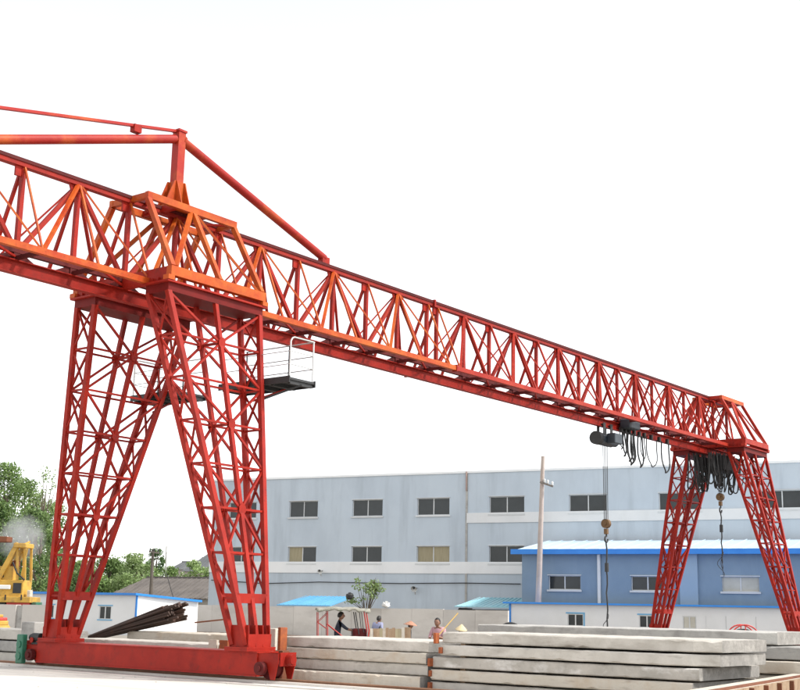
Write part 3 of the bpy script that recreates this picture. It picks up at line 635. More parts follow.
# main pale blue building
BD = Plane(at_depth(265, 481, 100), -79)
u_l = BD.uz(210, 560)[0]; u_r = BD.uz(800, 500)[0]+14
ztop = 11.65
mb = thing('factory_building', BD.o + BD.u*u_l, 'long pale blue three storey factory building behind the yard', 'building')
row2 = [(303.5, 510, 29, 16.5), (367.5, 509, 30.5, 17), (433.3, 507.5, 32.5, 17.5), (506.8, 505.5, 35, 18), (588, 503.5, 37.5, 19), (680, 500.5, 42, 20), (782, 496.5, 43, 20.5)]
row1 = [(302, 555, 28.5, 16), (366.5, 555, 30.5, 16.5), (433, 554.5, 33, 17.5), (506.5, 554, 35, 18.5)]
H2 = [hole(BD, *w) for w in row2]; H1 = [hole(BD, *w) for w in row1]
zt2 = sum(h[3] for h in H2)/len(H2); zb2 = sum(h[2] for h in H2)/len(H2); zt1 = sum(h[3] for h in H1)/4; zb1 = sum(h[2] for h in H1)/4
H2 = [(h[0], h[1], zb2, zt2) for h in H2]; H1 = [(h[0], h[1], zb1, zt1) for h in H1]
# first column seen through the leg
du = H2[1][0]-H2[0][0]; H2.insert(0, (H2[0][0]-du, H2[0][1]-du, zb2, zt2)); H1.insert(0, (H1[0][0]-du, H1[0][1]-du, zb1, zt1))
wall_with_openings(BD, u_l, u_r, 0, ztop, H1+H2, .35, 'front_wall', 'pale_blue', mb)
MB().box((u_l, .351, 0), (u_l+.3, 14, ztop)).build('side_wall', 'pale_blue', mb, BD.M, local=True)
MB().box((u_l, 13.7, 0), (u_r, 14, ztop-.2)).build('back_wall', 'pale_blue', mb, BD.M, local=True)
MB().box((u_l+.31, .36, ztop-1.2), (u_r, 13.69, ztop-.9)).build('roof_deck', 'concrete_c', mb, BD.M, local=True)
MB().box((u_l+.31, .36, zb1-.9), (u_r, 13.69, zb1-.75)).build('floor_slab', 'concrete_c', mb, BD.M, local=True)
MB().box((u_l+.31, .36, zb2-.9), (u_r, 13.69, zb2-.75)).build('floor_slab', 'concrete_c', mb, BD.M, local=True)
MB().box((u_l+.31, 3.5, .1), (u_r, 3.6, ztop-1.25)).build('inner_wall', 'concrete_c', mb, BD.M, local=True)
MB().box((u_l-.08, -.08, ztop), (u_r, .43, ztop+.16)).build('parapet_coping', 'white_render', mb, BD.M, local=True)
ua, za = BD.uz(467, 518); zlow = BD.uz(400, 567.5)[1]
MB().box((u_l-.02, -.07, zlow-.42), (u_r, -.001, zlow+.42)).build('white_band', 'white_render', mb, BD.M, local=True)
MB().box((ua, -.07, BD.uz(500, 517.5)[1]-.36), (u_r, -.001, BD.uz(500, 517.5)[1]+.36)).build('white_band', 'white_render', mb, BD.M, local=True)
MB().box((ua-.10, -.05, 0), (ua+.06, -.001, ztop-.05)).build('expansion_joint', 'concrete_c', mb, BD.M, local=True)
MB().cyl((ua-.02, -.12, ztop-1.3), (ua-.02, -.12, ztop+.1), .06, n=8).build('rain_pipe', 'rain_rust', mb, BD.M, local=True)
pn = {('1', 3): ('curtain_tan', 'curtain_tan'), ('1', 1): ('curtain_tan', 'glass_dark'), ('2', 1): ('glass_dark', 'glass_dark')}
for i, h in enumerate(H2): window(BD, h, mb, pn.get(('2', i), ('glass_dark',)))
for i, h in enumerate(H1): window(BD, h, mb, pn.get(('1', i), ('glass_dark',)))
def wire(name, pts, r, mt, lb, cat):
    tag(MB().tube(pts, r, 5).build(name, mt), lb, cat)
def bp(px, py, off=.1):
    u, z = BD.uz(px, py); return BD.o + BD.u*u + BD.n*off + V((0, 0, z))
wire('wall_cable', [bp(212, 580), bp(265, 583.5), bp(320, 582), bp(400, 583.5), bp(465, 583), bp(521, 584)], .035, 'dark_iron', 'thin dark cable strung along the lower pale blue wall', 'cable')
for i, (px, py, sc) in enumerate(((323, 571, .5), (417, 588, .62))):
    c = bp(px, py, .35); lb = ('small white wall lamp under the white band of the factory', 'larger white horn-shaped wall lamp low on the factory wall')[i]
    t = thing('wall_lamp', c, lb, 'lamp', 'wall lamps on the factory')
    MB().lathe(c, [(.02, .0), (.20*sc, .06), (.36*sc, .28*sc), (.38*sc, .34*sc)], 16, (BD.n + V((0, 0, -.5))).normalized()).build('lamp_shade', 'white_paint', t)
    MB().sphere(c + BD.n*.2, .15*sc).build('lamp_bulb', 'dark_iron', t)
    MB().tube([c, c - BD.n*.34], .03).build('bracket', 'dark_iron', t)
    MB().cyl(c + V((0, 0, -.2)), c + V((.0, 0, -.75*sc)) - BD.n*.1, .09*sc, .05*sc, n=8).build('ballast', 'concrete_c', t)
# blue annex
AN = Plane(at_depth(522, 550, 82), -79)
ar = AN.uz(800, 550)[0]+10
an = thing('blue_annex', AN.o, 'mid blue two storey annex with sheet roof behind the far legs', 'building')
AH = [hole(AN, *w) for w in ((564.5, 582.5, 32, 14), (647.5, 583, 32.5, 14), (740.5, 584, 37, 16))]
AH = [(h[0], h[1], AH[0][2], AH[0][3]) for h in AH]
zea = AN.uz(522, 553)[1]
wall_with_openings(AN, 0, ar, 0, zea, AH, .3, 'front_wall', 'mid_blue', an)
MB().box((0, .301, 0), (.3, 6.2, zea)).build('side_wall', 'mid_blue', an, AN.M, local=True)
MB().box((.31, 2.6, .1), (ar, 2.7, zea-.1)).build('inner_wall', 'concrete_c', an, AN.M, local=True)
MB().box((.31, .31, AH[0][2]-.9), (ar, 2.59, AH[0][2]-.8)).build('floor_slab', 'concrete_c', an, AN.M, local=True)
for i, h in enumerate(AH): window(AN, h, an, ('blind_cream',) if i == 2 else ('glass_dark',), lintel=True)
MB().prism([(-.5, -.55, zea+.02), (-.5, 6.4, zea+1.05), (-.5, 6.4, zea+1.15), (-.5, -.55, zea+.12)], (ar+.5, 0, 0)).build('sheet_roof', 'roof_blue_sheet', an, AN.M, local=True)
for q in range(int(ar/.9)):
    MB().bar((-.3+q*.9, -.5, zea+.15), (-.3+q*.9, 6.3, zea+1.17), .05, .05).build('roof_rib', 'roof_blue_sheet', an, AN.M, local=True)
MB().box((-.55, -.63, zea-.10), (ar, -.552, zea+.22)).build('fascia', 'roof_blue_trim', an, AN.M, local=True)
u1 = AN.uz(689, 575)[0]; MB().box((u1-.55, -.14, 0), (u1+.55, -.001, zea-.02)).build('pilaster', 'pilaster_blue', an, AN.M, local=True)
u1 = AN.uz(599.5, 575)[0]; MB().cyl((u1, -.12, 0), (u1, -.12, zea-.1), .11, n=10).build('down_pipe', 'white_paint', an, AN.M, local=True)
# white cabin in front of the annex
CB = Plane(at_depth(510, 604, 78), -79)
cr = CB.uz(800, 610)[0]+8; zc_ = CB.uz(510, 605)[1]; zcr = 2.31
cb = thing('white_cabin', CB.o, 'long low white prefab cabin with blue roof edge before the blue annex', 'cabin')
CH = [hole(CB, *w) for w in ((575.5, 620.5, 16, 9.5), (647, 620.5, 16, 10), (689.5, 621, 13.5, 10.5), (797, 622, 12, 12))]
CH = [(h[0], h[1], .98, 1.72) for h in CH]
wall_with_openings(CB, 0, cr, 0, zcr-.06, CH, .08, 'front_wall', 'white_panel', cb)
MB().box((0, .081, 0), (.08, 2.6, zcr-.06)).build('side_wall', 'white_panel', cb, CB.M, local=True)
MB().box((.09, 2.52, 0), (cr, 2.6, zcr-.06)).build('back_wall', 'white_panel', cb, CB.M, local=True)
MB().box((.09, 1.2, 0), (cr, 1.25, zcr-.08)).build('inner_wall', 'concrete_c', cb, CB.M, local=True)
MB().box((-.35, -.35, zcr-.055), (cr, 2.7, zcr+.05)).build('roof', 'roof_blue_trim', cb, CB.M, local=True)
MB().box((-.05, -.05, 0), (.07, -.002, zcr-.06)).build('corner_trim', 'roof_blue_trim', cb, CB.M, local=True)
for i, h in enumerate(CH):
    w = window(CB, h, cb, ('blind_cream',) if i == 2 else ('glass_dark',), sill=False, rec=.02, lintel=False, fr=.06)
    b = MB()
    if i != 2:
        b.box((h[0]-.09, -.03, h[3]+.002), (h[1]+.09, -.002, h[3]+.08)).box((h[1]+.002, -.03, h[2]), (h[1]+.08, -.002, h[3]))
        b.build('window_trim', 'sheet_blue', w, CB.M, local=True)
for px in (706, 726, 756): 
    u, z = CB.uz(px, 622); MB().box((u-.02, -.012, .0), (u+.02, -.001, 1.75)).build('panel_joint', 'window_frame', cb, CB.M, local=True)
# white cabin on the left
LC = Plane(at_depth(137, 596, 72), -79)
zl_ = 2.25
LCu0 = LC.uz(-6, 600)[0]; 
lc = thing('white_site_cabin', LC.o, 'white site cabin with blue eave left behind the steel bars', 'cabin')
LH = [hole(LC, *w) for w in ((105, 614, 13, 14), (50.5, 612, 7.5, 15))]
LH = [(h[0], h[1], .86, 1.62) for h in LH]
wall_with_openings(LC, LCu0, 0, 0, zl_, LH, .08, 'front_wall', 'white_panel', lc)
# receding side with falling eave
ue = LC.M.inverted() @ at_depth(198, 603, 77)
MB().prism([(0, .081, 0), (0, .081, zl_), (ue.x, ue.y, 1.95), (ue.x, ue.y, 0)], (-.08, 0, 0)).build('side_wall', 'white_panel', lc, LC.M, local=True)
MB().box((LCu0, 5.0, 0), (-.1, 5.08, zl_-.3)).build('back_wall', 'white_panel', lc, LC.M, local=True)
MB().box((LCu0, 1.2, 0), (-.1, 1.25, zl_-.1)).build('inner_wall', 'concrete_c', lc, LC.M, local=True)
b = MB(); rf = [(LCu0, -.3, zl_+.005), (.15, -.3, zl_+.005), (ue.x+.3, ue.y, 1.955), (LCu0, 5.2, 1.955)]
b.prism(rf, (0, 0, .12)); b.build('roof', 'roof_blue_trim', lc, LC.M, local=True)
MB().box((-.04, -.05, 0), (.08, -.002, zl_)).build('corner_trim', 'roof_blue_trim', lc, LC.M, local=True)
for h in LH:
    w = window(LC, h, lc, sill=False, rec=.02, lintel=False, fr=.05)
    MB().box((h[0]-.1, -.03, h[3]+.002), (h[1]+.1, -.002, h[3]+.06)).box((h[0]-.1, -.03, h[2]-.06), (h[1]+.1, -.002, h[2]-.002)).build('window_trim', 'sheet_blue', w, LC.M, local=True)
u, z = LC.uz(44, 606); MB().box((u-.25, -.25, z-.15), (u+.25, -.002, z+.05)).build('air_vent', 'dark_iron', lc, LC.M, local=True)
# perimeter wall
PW = Plane(at_depth(350, 608, 78), -79)
w0 = PW.uz(186, 607)[0]; w1 = PW.uz(508, 610)[0]
pw = thing('perimeter_wall', PW.o, 'plain grey concrete perimeter wall before the factory', 'wall')
n = 11
for i in range(n):
    a, c = w0+(w1-w0)*i/n, w0+(w1-w0)*(i+1)/n
    MB().box((a+.006, 0, 0), (c-.006, .2, 1.80+.015*((i*7) % 3))).build('wall_panel', 'wall_concrete', pw, PW.M, local=True)
# small sheet roofs behind the wall
for i, (pa, pb, mt, lb) in enumerate((((281, 605.5), (329, 602), 'sheet_blue', 'small blue sheet roof lying behind the perimeter wall'), ((458, 607), (512, 600), 'sheet_cyan', 'pale cyan sheet lean-to roof behind the wall beside the white cabin'))):
    A, B = at_depth(*pa, 84), at_depth(*pb, 82); pr = Plane(A, -79); L = (B-A).dot(pr.u)
    t = thing('lean_to_shed', V((A.x, A.y, 0)), lb, 'shed', 'lean-to sheds')
    zz = A.z
    b = MB().prism([(-.1, -.4, zz), (L+.1, -.4, zz), (L+.4, 2.2, zz+.62), (.9, 2.2, zz+.62)], (0, 0, .06)); b.build('sheet_roof', mt, t, pr.M, local=True)
    for q in range(int(L/.35)):
        MB().bar((.1+q*.35, -.38, zz+.075), (.1+q*.35+.6*(1-q*.35/L), 2.15, zz+.695), .04, .03).build('roof_rib', mt, t, pr.M, local=True)
    MB().box((0, 0, 0), (L, .1, zz-.12)).box((0, .1, 0), (.1, 2.2, zz-.05)).box((L-.1, .1, 0), (L, 2.2, zz-.05)).build('wall', 'dark_iron', t, pr.M, local=True)
# grey tiled house behind the left cabin
def hip_house(name, pl, u0, u1, dep, ze, zr, wall_m, roof_m, lb, gable=.25, wins=()):
    t = thing(name, pl.o, lb, 'house')
    MB().box((u0+.3, .3, 0), (u1-.3, dep-.3, ze)).build('wall', wall_m, t, pl.M, local=True)
    g = (u1-u0)*gable
    b = MB(); vs = [(u0,0,ze-.05),(u1,0,ze-.05),(u1,dep,ze-.05),(u0,dep,ze-.05),(u0+g,dep/2,zr),(u1-g,dep/2,zr)]
    b.add(vs, [(0,1,5,4),(2,3,4,5),(1,2,5),(3,0,4),(3,2,1,0)]); r = b.build('roof', roof_m, t, pl.M, local=True)
    MB().box((u0+g, dep/2-.12, zr-.05), (u1-g, dep/2+.12, zr+.12)).build('ridge', roof_m, r, pl.M, local=True)
    n = int((u1-u0)/.55)
    for i in range(1, n):
        u = u0+(u1-u0)*i/n
        tt = min(1, (u-u0)/g if g else 1, (u1-u)/g if g else 1)
        MB().bar((u, .0, ze-.02), (u, dep/2*tt, ze-.05+(zr-ze+.05)*tt+.03), .09, .05).build('tile_course', roof_m, r, pl.M, local=True)
    for (a, c, d, e) in wins:
        w = MB().box((a, .24, d), (c, .299, e)).build('window', 'window_frame', t, pl.M, local=True)
        MB().box((a+.08, .22, d+.08), (c-.08, .239, e-.08)).build('pane', 'glass_dark', w, pl.M, local=True)
    return t
HS = Plane(at_depth(120, 600, 120), -79)
u0 = HS.uz(103, 600)[0]; u1 = HS.uz(236, 600)[0]
hip_house('tiled_house', HS, u0, u1, 8.5, 2.45, HS.uz(120, 582)[1]+.55, 'house_wall', 'tile_grey', 'low house with grey-brown tiled roof behind the left cabin', .12)
HF = Plane(at_depth(190, 575, 175), -79)
u0 = HF.uz(181, 570)[0]; u1 = HF.uz(222, 570)[0]
hip_house('far_house', HF, u0, u1, 9, HF.uz(190, 571)[1], HF.uz(190, 554)[1]+.4, 'house_wall', 'tile_dark', 'distant two storey house with dark hipped roof above the trees', .22, [(u0+1.6, u0+2.8, 4.2, 5.4), (u0+3.6, u0+4.8, 4.2, 5.4)])
HF2 = Plane(at_depth(175, 575, 182), -79)
u0 = HF2.uz(168, 570)[0]; u1 = HF2.uz(182, 570)[0]
hip_house('far_house', HF2, u0, u1, 6, HF2.uz(175, 569)[1], HF2.uz(175, 561)[1], 'house_wall', 'tile_dark', 'small distant house left of the two storey one', .1, [(u0+.6, u0+1.5, 4.2, 5.2)])
# ------------------------------------------------------------------ left: concrete wall panels and yellow machine
LW = Plane(at_depth(46, 606, 52), -79)
lu = LW.uz(-12, 606)[0]
lw = thing('block_wall', LW.o + LW.u*lu, 'grey concrete panel wall at far left under the yellow machine', 'wall')
cuts = [lu, LW.uz(16, 610)[0], LW.uz(22, 610)[0], 0]
for i in range(3):
    MB().box((cuts[i]+.01, .05 if i == 1 else 0, 0), (cuts[i+1]-.01, .3, (1.62, 1.60, 1.63)[i])).build('wall_panel', ('wall_concrete', 'concrete_c', 'wall_concrete')[i], lw, LW.M, local=True)
YM = Plane(at_depth(20, 600, 60), math.degrees(math.atan2(rt.y, rt.x))-4)
ym = thing('truck_crane', YM.o, 'yellow crane machine on a truck at the far left', 'truck crane')
def yb(x0, y0, x1, y1, d0, d1, name, mt, parent=ym, bevel=.03):
    d1 = d0+(d1-d0)*.6; a = YM.uz(x0-3, y1); b_ = YM.uz(x1-3, y0); return MB().box((a[0], d0, a[1]), (b_[0], d1, b_[1])).build(name, mt, parent, YM.M, local=True, bevel=bevel)
yb(-30, 597, 34, 601.5, -.1, 2.3, 'deck', 'yellow_paint')
yb(-30, 580, 26, 596.8, .1, 2.0, 'engine_house', 'yellow_paint')
yb(-30, 566, 14, 579.8, .2, 1.8, 'winch_house', 'yellow_paint')
for px in (16, 23.5):
    for dd in (.15, 1.0): 
        a = YM.uz(px, 580); c = YM.uz(px+.5, 546); MB().bar((a[0], dd, a[1]), (c[0], dd, c[1]), .10).build('frame_post', 'yellow_paint', ym, YM.M, local=True)
yb(16, 543, 29, 547.5, .0, 1.9, 'frame_roof', 'yellow_paint')
a = YM.uz(-14, 600); c = YM.uz(17, 543)
for dd in (.2, 1.2): MB().bar((a[0], dd, a[1]), (c[0], dd, c[1]), .32, .22).build('mast_beam', 'yellow_paint', ym, YM.M, local=True)
for q in range(6):
    u = a[0]+(c[0]-a[0])*(q+.5)/6; z = a[1]+(c[1]-a[1])*(q+.5)/6
    MB().bar((u, .25, z), (u+.3, 1.15, z+.35), .07).build('mast_lacing', 'yellow_paint', ym, YM.M, local=True)
yb(15, 583, 24, 593, .06, .099, 'grille', 'dark_iron', bevel=0)
yb(-6, 569, 6, 577, .16, .199, 'cab_window', 'glass_dark', bevel=0)
yb(9, 560, 16, 566, .5, 1.4, 'winch_drum', 'rust'); yb(28, 590, 32, 597, .2, .8, 'fuel_tank', 'concrete_d')
for px in (-2, 6, 22):
    a_ = YM.uz(px, 600); MB().box((a_[0]-.03, -.14, a_[1]), (a_[0]+.03, -.101, a_[1]+.25)).build('step', 'dark_iron', ym, YM.M, local=True)
a_ = YM.uz(20, 578); c_ = YM.uz(27, 548); MB().bar((a_[0], .1, a_[1]), (c_[0], .1, c_[1]), .06).build('frame_brace', 'yellow_paint', ym, YM.M, local=True)
MB().tube([V((YM.uz(12, 562)[0], .1, YM.uz(12, 562)[1])), V((YM.uz(17, 573)[0], 0, YM.uz(17, 573)[1])), V((YM.uz(24, 580)[0], .05, YM.uz(24, 580)[1]))], .04).build('hose', 'black_rubber', ym, YM.M, local=True)
yb(1, 585, 14, 589, -.15, .09, 'white_plate', 'white_paint')
yb(-30, 536, 8, 541, .3, 1.5, 'boom', 'rust')
yb(8, 602, 31, 607, .1, 1.9, 'chassis', 'tricycle_red'); yb(-30, 601.8, 7.6, 608, .1, 1.9, 'chassis', 'dark_iron'); yb(31.5, 602, 37, 607, .3, 1.7, 'tail_frame', 'green_paint')
for px in (-8, 14, 28):
    u = YM.uz(px, 600)[0]; MB().cyl((u, .0, .55), (u, .4, .55), .55, n=20).cyl((u, 1.7, .55), (u, 2.1, .55), .55, n=20).build('wheel', 'black_rubber', ym, YM.M, local=True)
yb(-30, 608.2, 36, 618, .45, 1.65, 'frame_rail', 'dark_iron', bevel=0)
# small yellow and red cart at the left edge
p = at_depth(1, 640, 48); ec = thing('yellow_roller', (p.x, p.y, 0), 'small yellow and red machine cut by the left edge', 'machine')
LE = Plane(p, math.degrees(math.atan2(rt.y, rt.x)))
def eb(x0, y0, x1, y1, d0, d1, name, mt):
    a = LE.uz(x0, y1); b_ = LE.uz(x1, y0); return MB().box((a[0], d0, a[1]), (b_[0], d1, b_[1])).build(name, mt, ec, LE.M, local=True, bevel=.04)
eb(-20, 617.5, 1.5, 620.5, -.2, .8, 'hood', 'tricycle_red'); eb(-20, 620.8, 2.5, 625, -.2, .8, 'body', 'yellow_paint'); eb(-20, 614.5, -1, 617.3, .0, .6, 'seat', 'yellow_paint')
u, z = LE.uz(-8, 627.5); 
MB().cyl((u, -.3, .5), (u, .9, .5), .5, n=20).build('drum', 'yellow_paint', ec, LE.M, local=True)
MB().cyl((u, -.34, .5), (u, -.301, .5), .22, n=16).build('hub', 'dark_iron', ec, LE.M, local=True)
# smoke over the machine
c = at_depth(22, 538, 66)
sm = MB().sphere((0, 0, 0), 1, 16, 10, (1.3, 1.3, 2.0)).build('smoke_puff', 'white_paint', None, Matrix.Translation(c), local=True)
mv = bpy.data.materials.new('smoke'); mv.use_nodes = True; nn = mv.node_tree.nodes; ll = mv.node_tree.links; nn.clear()
ov = nn.new('ShaderNodeOutputMaterial'); pv = nn.new('ShaderNodeVolumePrincipled'); pv.inputs['Color'].default_value = (.95, .95, .95, 1)
tc = nn.new('ShaderNodeTexCoord'); nz = nn.new('ShaderNodeTexNoise'); nz.inputs['Scale'].default_value = .7; nz.inputs['Detail'].default_value = 5
ln = nn.new('ShaderNodeVectorMath'); ln.operation = 'LENGTH'
fr = nn.new('ShaderNodeMapRange'); fr.inputs['From Min'].default_value = 1.5; fr.inputs['From Max'].default_value = .3; fr.inputs['To Min'].default_value = -.62; fr.inputs['To Max'].default_value = .12
ad = nn.new('ShaderNodeMath'); ad.operation = 'ADD'; mu = nn.new('ShaderNodeMath'); mu.operation = 'MULTIPLY'; mu.inputs[1].default_value = 1.2; mu.use_clamp = False
mx0 = nn.new('ShaderNodeMath'); mx0.operation = 'MAXIMUM'; mx0.inputs[1].default_value = 0
ll.new(tc.outputs['Object'], nz.inputs['Vector']); ll.new(tc.outputs['Object'], ln.inputs[0]); ll.new(ln.outputs['Value'], fr.inputs['Value'])
ll.new(nz.outputs['Fac'], ad.inputs[0]); ll.new(fr.outputs[0], ad.inputs[1]); ll.new(ad.outputs[0], mx0.inputs[0]); ll.new(mx0.outputs[0], mu.inputs[0]); ll.new(mu.outputs[0], pv.inputs['Density']); ll.new(pv.outputs[0], ov.inputs['Volume'])
sm.data.materials.clear(); nz.inputs['Scale'].default_value = 2.2; sm.data.materials.append(mv)
tag(sm, 'pale grey smoke puff rising from the yellow machine', 'smoke', kind='stuff')

# ------------------------------------------------------------------ utility poles
pb_ = at_depth(537, 603, 80.3); pt_ = at_depth(543, 456, 80.3)
pole = thing('utility_pole', (pb_.x, pb_.y, 0), 'tall tan concrete utility pole before the blue annex', 'pole', 'utility poles')
MB().cyl((pb_.x, pb_.y, 0), pt_, .21, .12, n=14).build('shaft', 'pole_concrete', pole)
MB().cyl((pb_.x, pb_.y, 0), V((pb_.x, pb_.y, 0)).lerp(pt_, .20), .235, .212, n=14).build('sleeve', 'house_wall', pole)
ca = at_depth(540, 482, 80); cb_ = at_depth(553, 486.5, 80)
MB().bar(ca, cb_, .10).build('crossarm', 'pole_dark', pole)
for q in (.35, .6, .95): 
    c = ca.lerp(cb_, q); MB().lathe(c + V((0, 0, .05)), [(.03, 0), (.09, .05), (.05, .12), (.09, .18), (.04, .26)], 8).build('insulator', 'white_paint', pole)
pb2 = at_depth(151, 600, 96); pt2 = at_depth(153, 549, 96)
pole2 = thing('utility_pole', (pb2.x, pb2.y, 0), 'dark thin utility pole with crossarm before the trees', 'pole', 'utility poles')
MB().cyl((pb2.x, pb2.y, 0), pt2, .17, .10, n=12).build('shaft', 'pole_dark', pole2)
ca, cb_ = at_depth(149, 551.5, 95.8), at_depth(159, 553, 95.8); MB().bar(ca, cb_, .12).build('crossarm', 'pole_dark', pole2)
for q in (.1, .5, .9): MB().cyl(ca.lerp(cb_, q), ca.lerp(cb_, q)+V((0, 0, .28)), .06, .04, n=8).build('insulator', 'dark_iron', pole2)
pb3 = at_depth(166.5, 580, 150); pt3 = at_depth(166.5, 546, 150)
p3 = thing('antenna_mast', (pb3.x, pb3.y, 0), 'very thin grey mast beside the distant houses', 'mast'); MB().cyl((pb3.x, pb3.y, 0), pt3, .13, .07, n=8).build('shaft', 'concrete_c', p3)
MB().bar(pt3+V((0, 0, -.8))-rt*.4, pt3+V((0, 0, -.8))+rt*.4, .06).build('crossarm', 'concrete_c', p3)
wire('stay_wire', [at_depth(166, 572, 96), at_depth(174, 600, 94)], .03, 'dark_iron', 'dark stay wire slanting down beside the tiled house', 'wire')

# ------------------------------------------------------------------ trees and shrub
def leaves_mesh(name, clumps, leaf, per, mts, parent, seed):
    r = np.random.default_rng(seed); vs = []; mi = []
    tot = 0
    for ci, (c, rad) in enumerate(clumps):
        n = int(per*(rad**2))+8
        d = r.normal(size=(n, 3)); d /= np.linalg.norm(d, axis=1)[:, None]
        rr = rad*(r.random(n)**.45)[:, None]; P = np.array(c)+d*rr*np.array([1, 1, .8])
        a = r.normal(size=(n, 3)); a /= np.linalg.norm(a, axis=1)[:, None]
        b = np.cross(a, r.normal(size=(n, 3))); b /= np.linalg.norm(b, axis=1)[:, None]+1e-9
        sz = leaf*(.6+.8*r.random(n))[:, None]
        q = np.stack([P-a*sz, P+b*sz*.55, P+a*sz, P-b*sz*.55], 1)
        vs.append(q.reshape(-1, 3)); mi.append(r.integers(0, len(mts), n) if ci % 3 else np.full(n, ci % len(mts))); tot += n
    vs = np.concatenate(vs); mi = np.concatenate(mi)
    me = bpy.data.meshes.new(name); w = WM[parent.name]
    loc = np.array(w.translation); vs = vs-loc
    me.vertices.add(len(vs)); me.vertices.foreach_set('co', vs.ravel()); me.loops.add(len(vs)); me.loops.foreach_set('vertex_index', np.arange(len(vs)))
    me.polygons.add(tot); me.polygons.foreach_set('loop_start', np.arange(tot)*4); me.polygons.foreach_set('loop_total', np.full(tot, 4))
    for mm in mts: me.materials.append(MAT[mm])
    me.polygons.foreach_set('material_index', mi.astype(np.int32)); me.update(); me.validate()
    o = bpy.data.objects.new(name, me); return link(o, parent, w.copy())
def tree(px, py_top, D, width_px, lb, mts, seed, base_frac=.18, leaf=.16, dens=26, shape='round', nclump=26, grp='trees at the left', name='broadleaf_tree'):
    r = random.Random(seed); top = at_depth(px, py_top, D); H = top.z; R = width_px*D/F_PX/2; base = V((top.x, top.y, 0))
    t = thing(name, base, lb, 'tree', grp)
    tb = MB(); lean = V((r.uniform(-.3, .3), r.uniform(-.3, .3), 0)); p0 = base; pts = [p0]
    for i in range(1, 6):
        pts.append(base + lean*i/5*1.3 + V((r.uniform(-.1, .1), r.uniform(-.1, .1), H*.82*i/5)))
    for i in range(5): tb.cyl(pts[i], pts[i+1], (.02+.018*H)*(1-i*.17), (.02+.018*H)*(1-(i+1)*.17), n=9, cap=i == 0)
    clumps = []
    for i in range(nclump):
        h = base_frac + (1-base_frac)*((i+r.random())/nclump)
        if shape == 'column': prof = (math.sin(math.pi*min(1, (h-base_frac)/(1-base_frac)*.86+.14)))**.6
        else: prof = math.sqrt(max(.05, 1-((h-base_frac)/(1-base_frac)*1.9-.85)**2))
        a = r.uniform(0, 6.283); rad = R*prof*math.sqrt(r.uniform(.05, .8))
        c = base + lean*h + V((rad*math.cos(a), rad*math.sin(a), H*h)); cr_ = R*r.uniform(.22, .42)
        c.z = min(c.z, H-cr_*.7)
        clumps.append((tuple(c), cr_))
        if i % 2 == 0:
            k = min(4, int(h*5*.8)); s0 = pts[k].lerp(pts[k+1], .5); tb.cyl(s0, c, .012*H*.5+.02, .015, n=6)
    tb.build('trunk', 'bark', t); leaves_mesh('crown', clumps, leaf, dens, mts, t, seed); return t
tree(12, 462, 100, 60, 'tall bushy poplar at the left edge behind the yellow machine', ('leaf_a', 'leaf_b', 'leaf_b'), 1, .12, .12, 190, 'column', 70)
tree(-14, 474, 104, 56, 'tree partly outside the left edge behind the poplar', ('leaf_a', 'leaf_b'), 11, .12, .12, 170, 'column', 60)
tree(46, 466, 108, 46, 'airy pale tree with sky showing through behind the far crane leg', ('leaf_pale', 'leaf_b'), 2, .2, .11, 48, 'column', 44)
tree(36, 508, 96, 50, 'dense dark tree low behind the yellow machine', ('leaf_a', 'leaf_c', 'leaf_b'), 3, .05, .12, 220, 'round', 60)
tree(60, 545, 118, 46, 'dark rounded tree just behind the far crane leg', ('leaf_c', 'leaf_a'), 4, .05, .13, 190, 'round', 50)
tree(28, 478, 112, 60, 'broad tree filling the gap behind the poplar', ('leaf_a', 'leaf_b', 'leaf_pale'), 6, .06, .13, 120, 'round', 80)
tree(-4, 500, 98, 54, 'dense leafy tree low at the left edge', ('leaf_a', 'leaf_b', 'leaf_c'), 7, .04, .12, 200, 'round', 70)
tree(54, 500, 116, 48, 'leafy tree right of the yellow machine, behind the far crane leg', ('leaf_b', 'leaf_a', 'leaf_pale'), 8, .05, .13, 110, 'round', 70)
tl = [(88, 566, 150, 46), (112, 556, 158, 52), (134, 553, 152, 44), (157, 548, 165, 30), (172, 566, 150, 34), (196, 560, 148, 30), (210, 566, 152, 34), (98, 575, 140, 36), (128, 573, 140, 44), (150, 573, 142, 36), (184, 577, 138, 40), (80, 560, 155, 40), (68, 572, 150, 40), (121, 563, 162, 50), (143, 564, 160, 44)]
tn = ['leftmost of the tree row behind the tiled house', 'tall wide tree of the row between crane legs, left of the pole', 'tree with feathery top in the row left of the thin pole', 'darker conical tree rising highest behind the thin pole', 'tree before the small distant house', 'small tree before the right side of the distant house', 'tree at the factory corner', 'low bush tree at the left gable of the tiled house', 'low wide tree above the ridge of the tiled house', 'low tree directly behind the thin dark pole', 'low tree over the right part of the tiled roof', 'tree seen through the lattice of the far left crane leg', 'low tree left of the row, seen through the crane leg', 'rear tree between the tall wide tree and the pole', 'rear tree just left of the conical one']
for i, (px, py, D, w) in enumerate(tl):
    tree(px, py, D, w, tn[i], (('leaf_b', 'leaf_a'), ('leaf_a', 'leaf_b', 'leaf_b'), ('leaf_b', 'leaf_pale'), ('leaf_c', 'leaf_c', 'leaf_a'))[3 if i == 3 else i % 3], 20+i, .04, .17, 110, 'round', 46, 'tree row beyond the houses')
for i, (px, py, D, w) in enumerate(((42, 593, 78, 14), (95, 591, 80, 14))):
    tree(px, py, D, w, ('yellow-green shrub above the left cabin roof beside the truck', 'yellow-green shrub above the left cabin roof beside the tiled house')[i], ('leaf_pale', 'leaf_b'), 50+i, .2, .13, 60, 'round', 14, 'shrubs by the cabin', 'shrub')
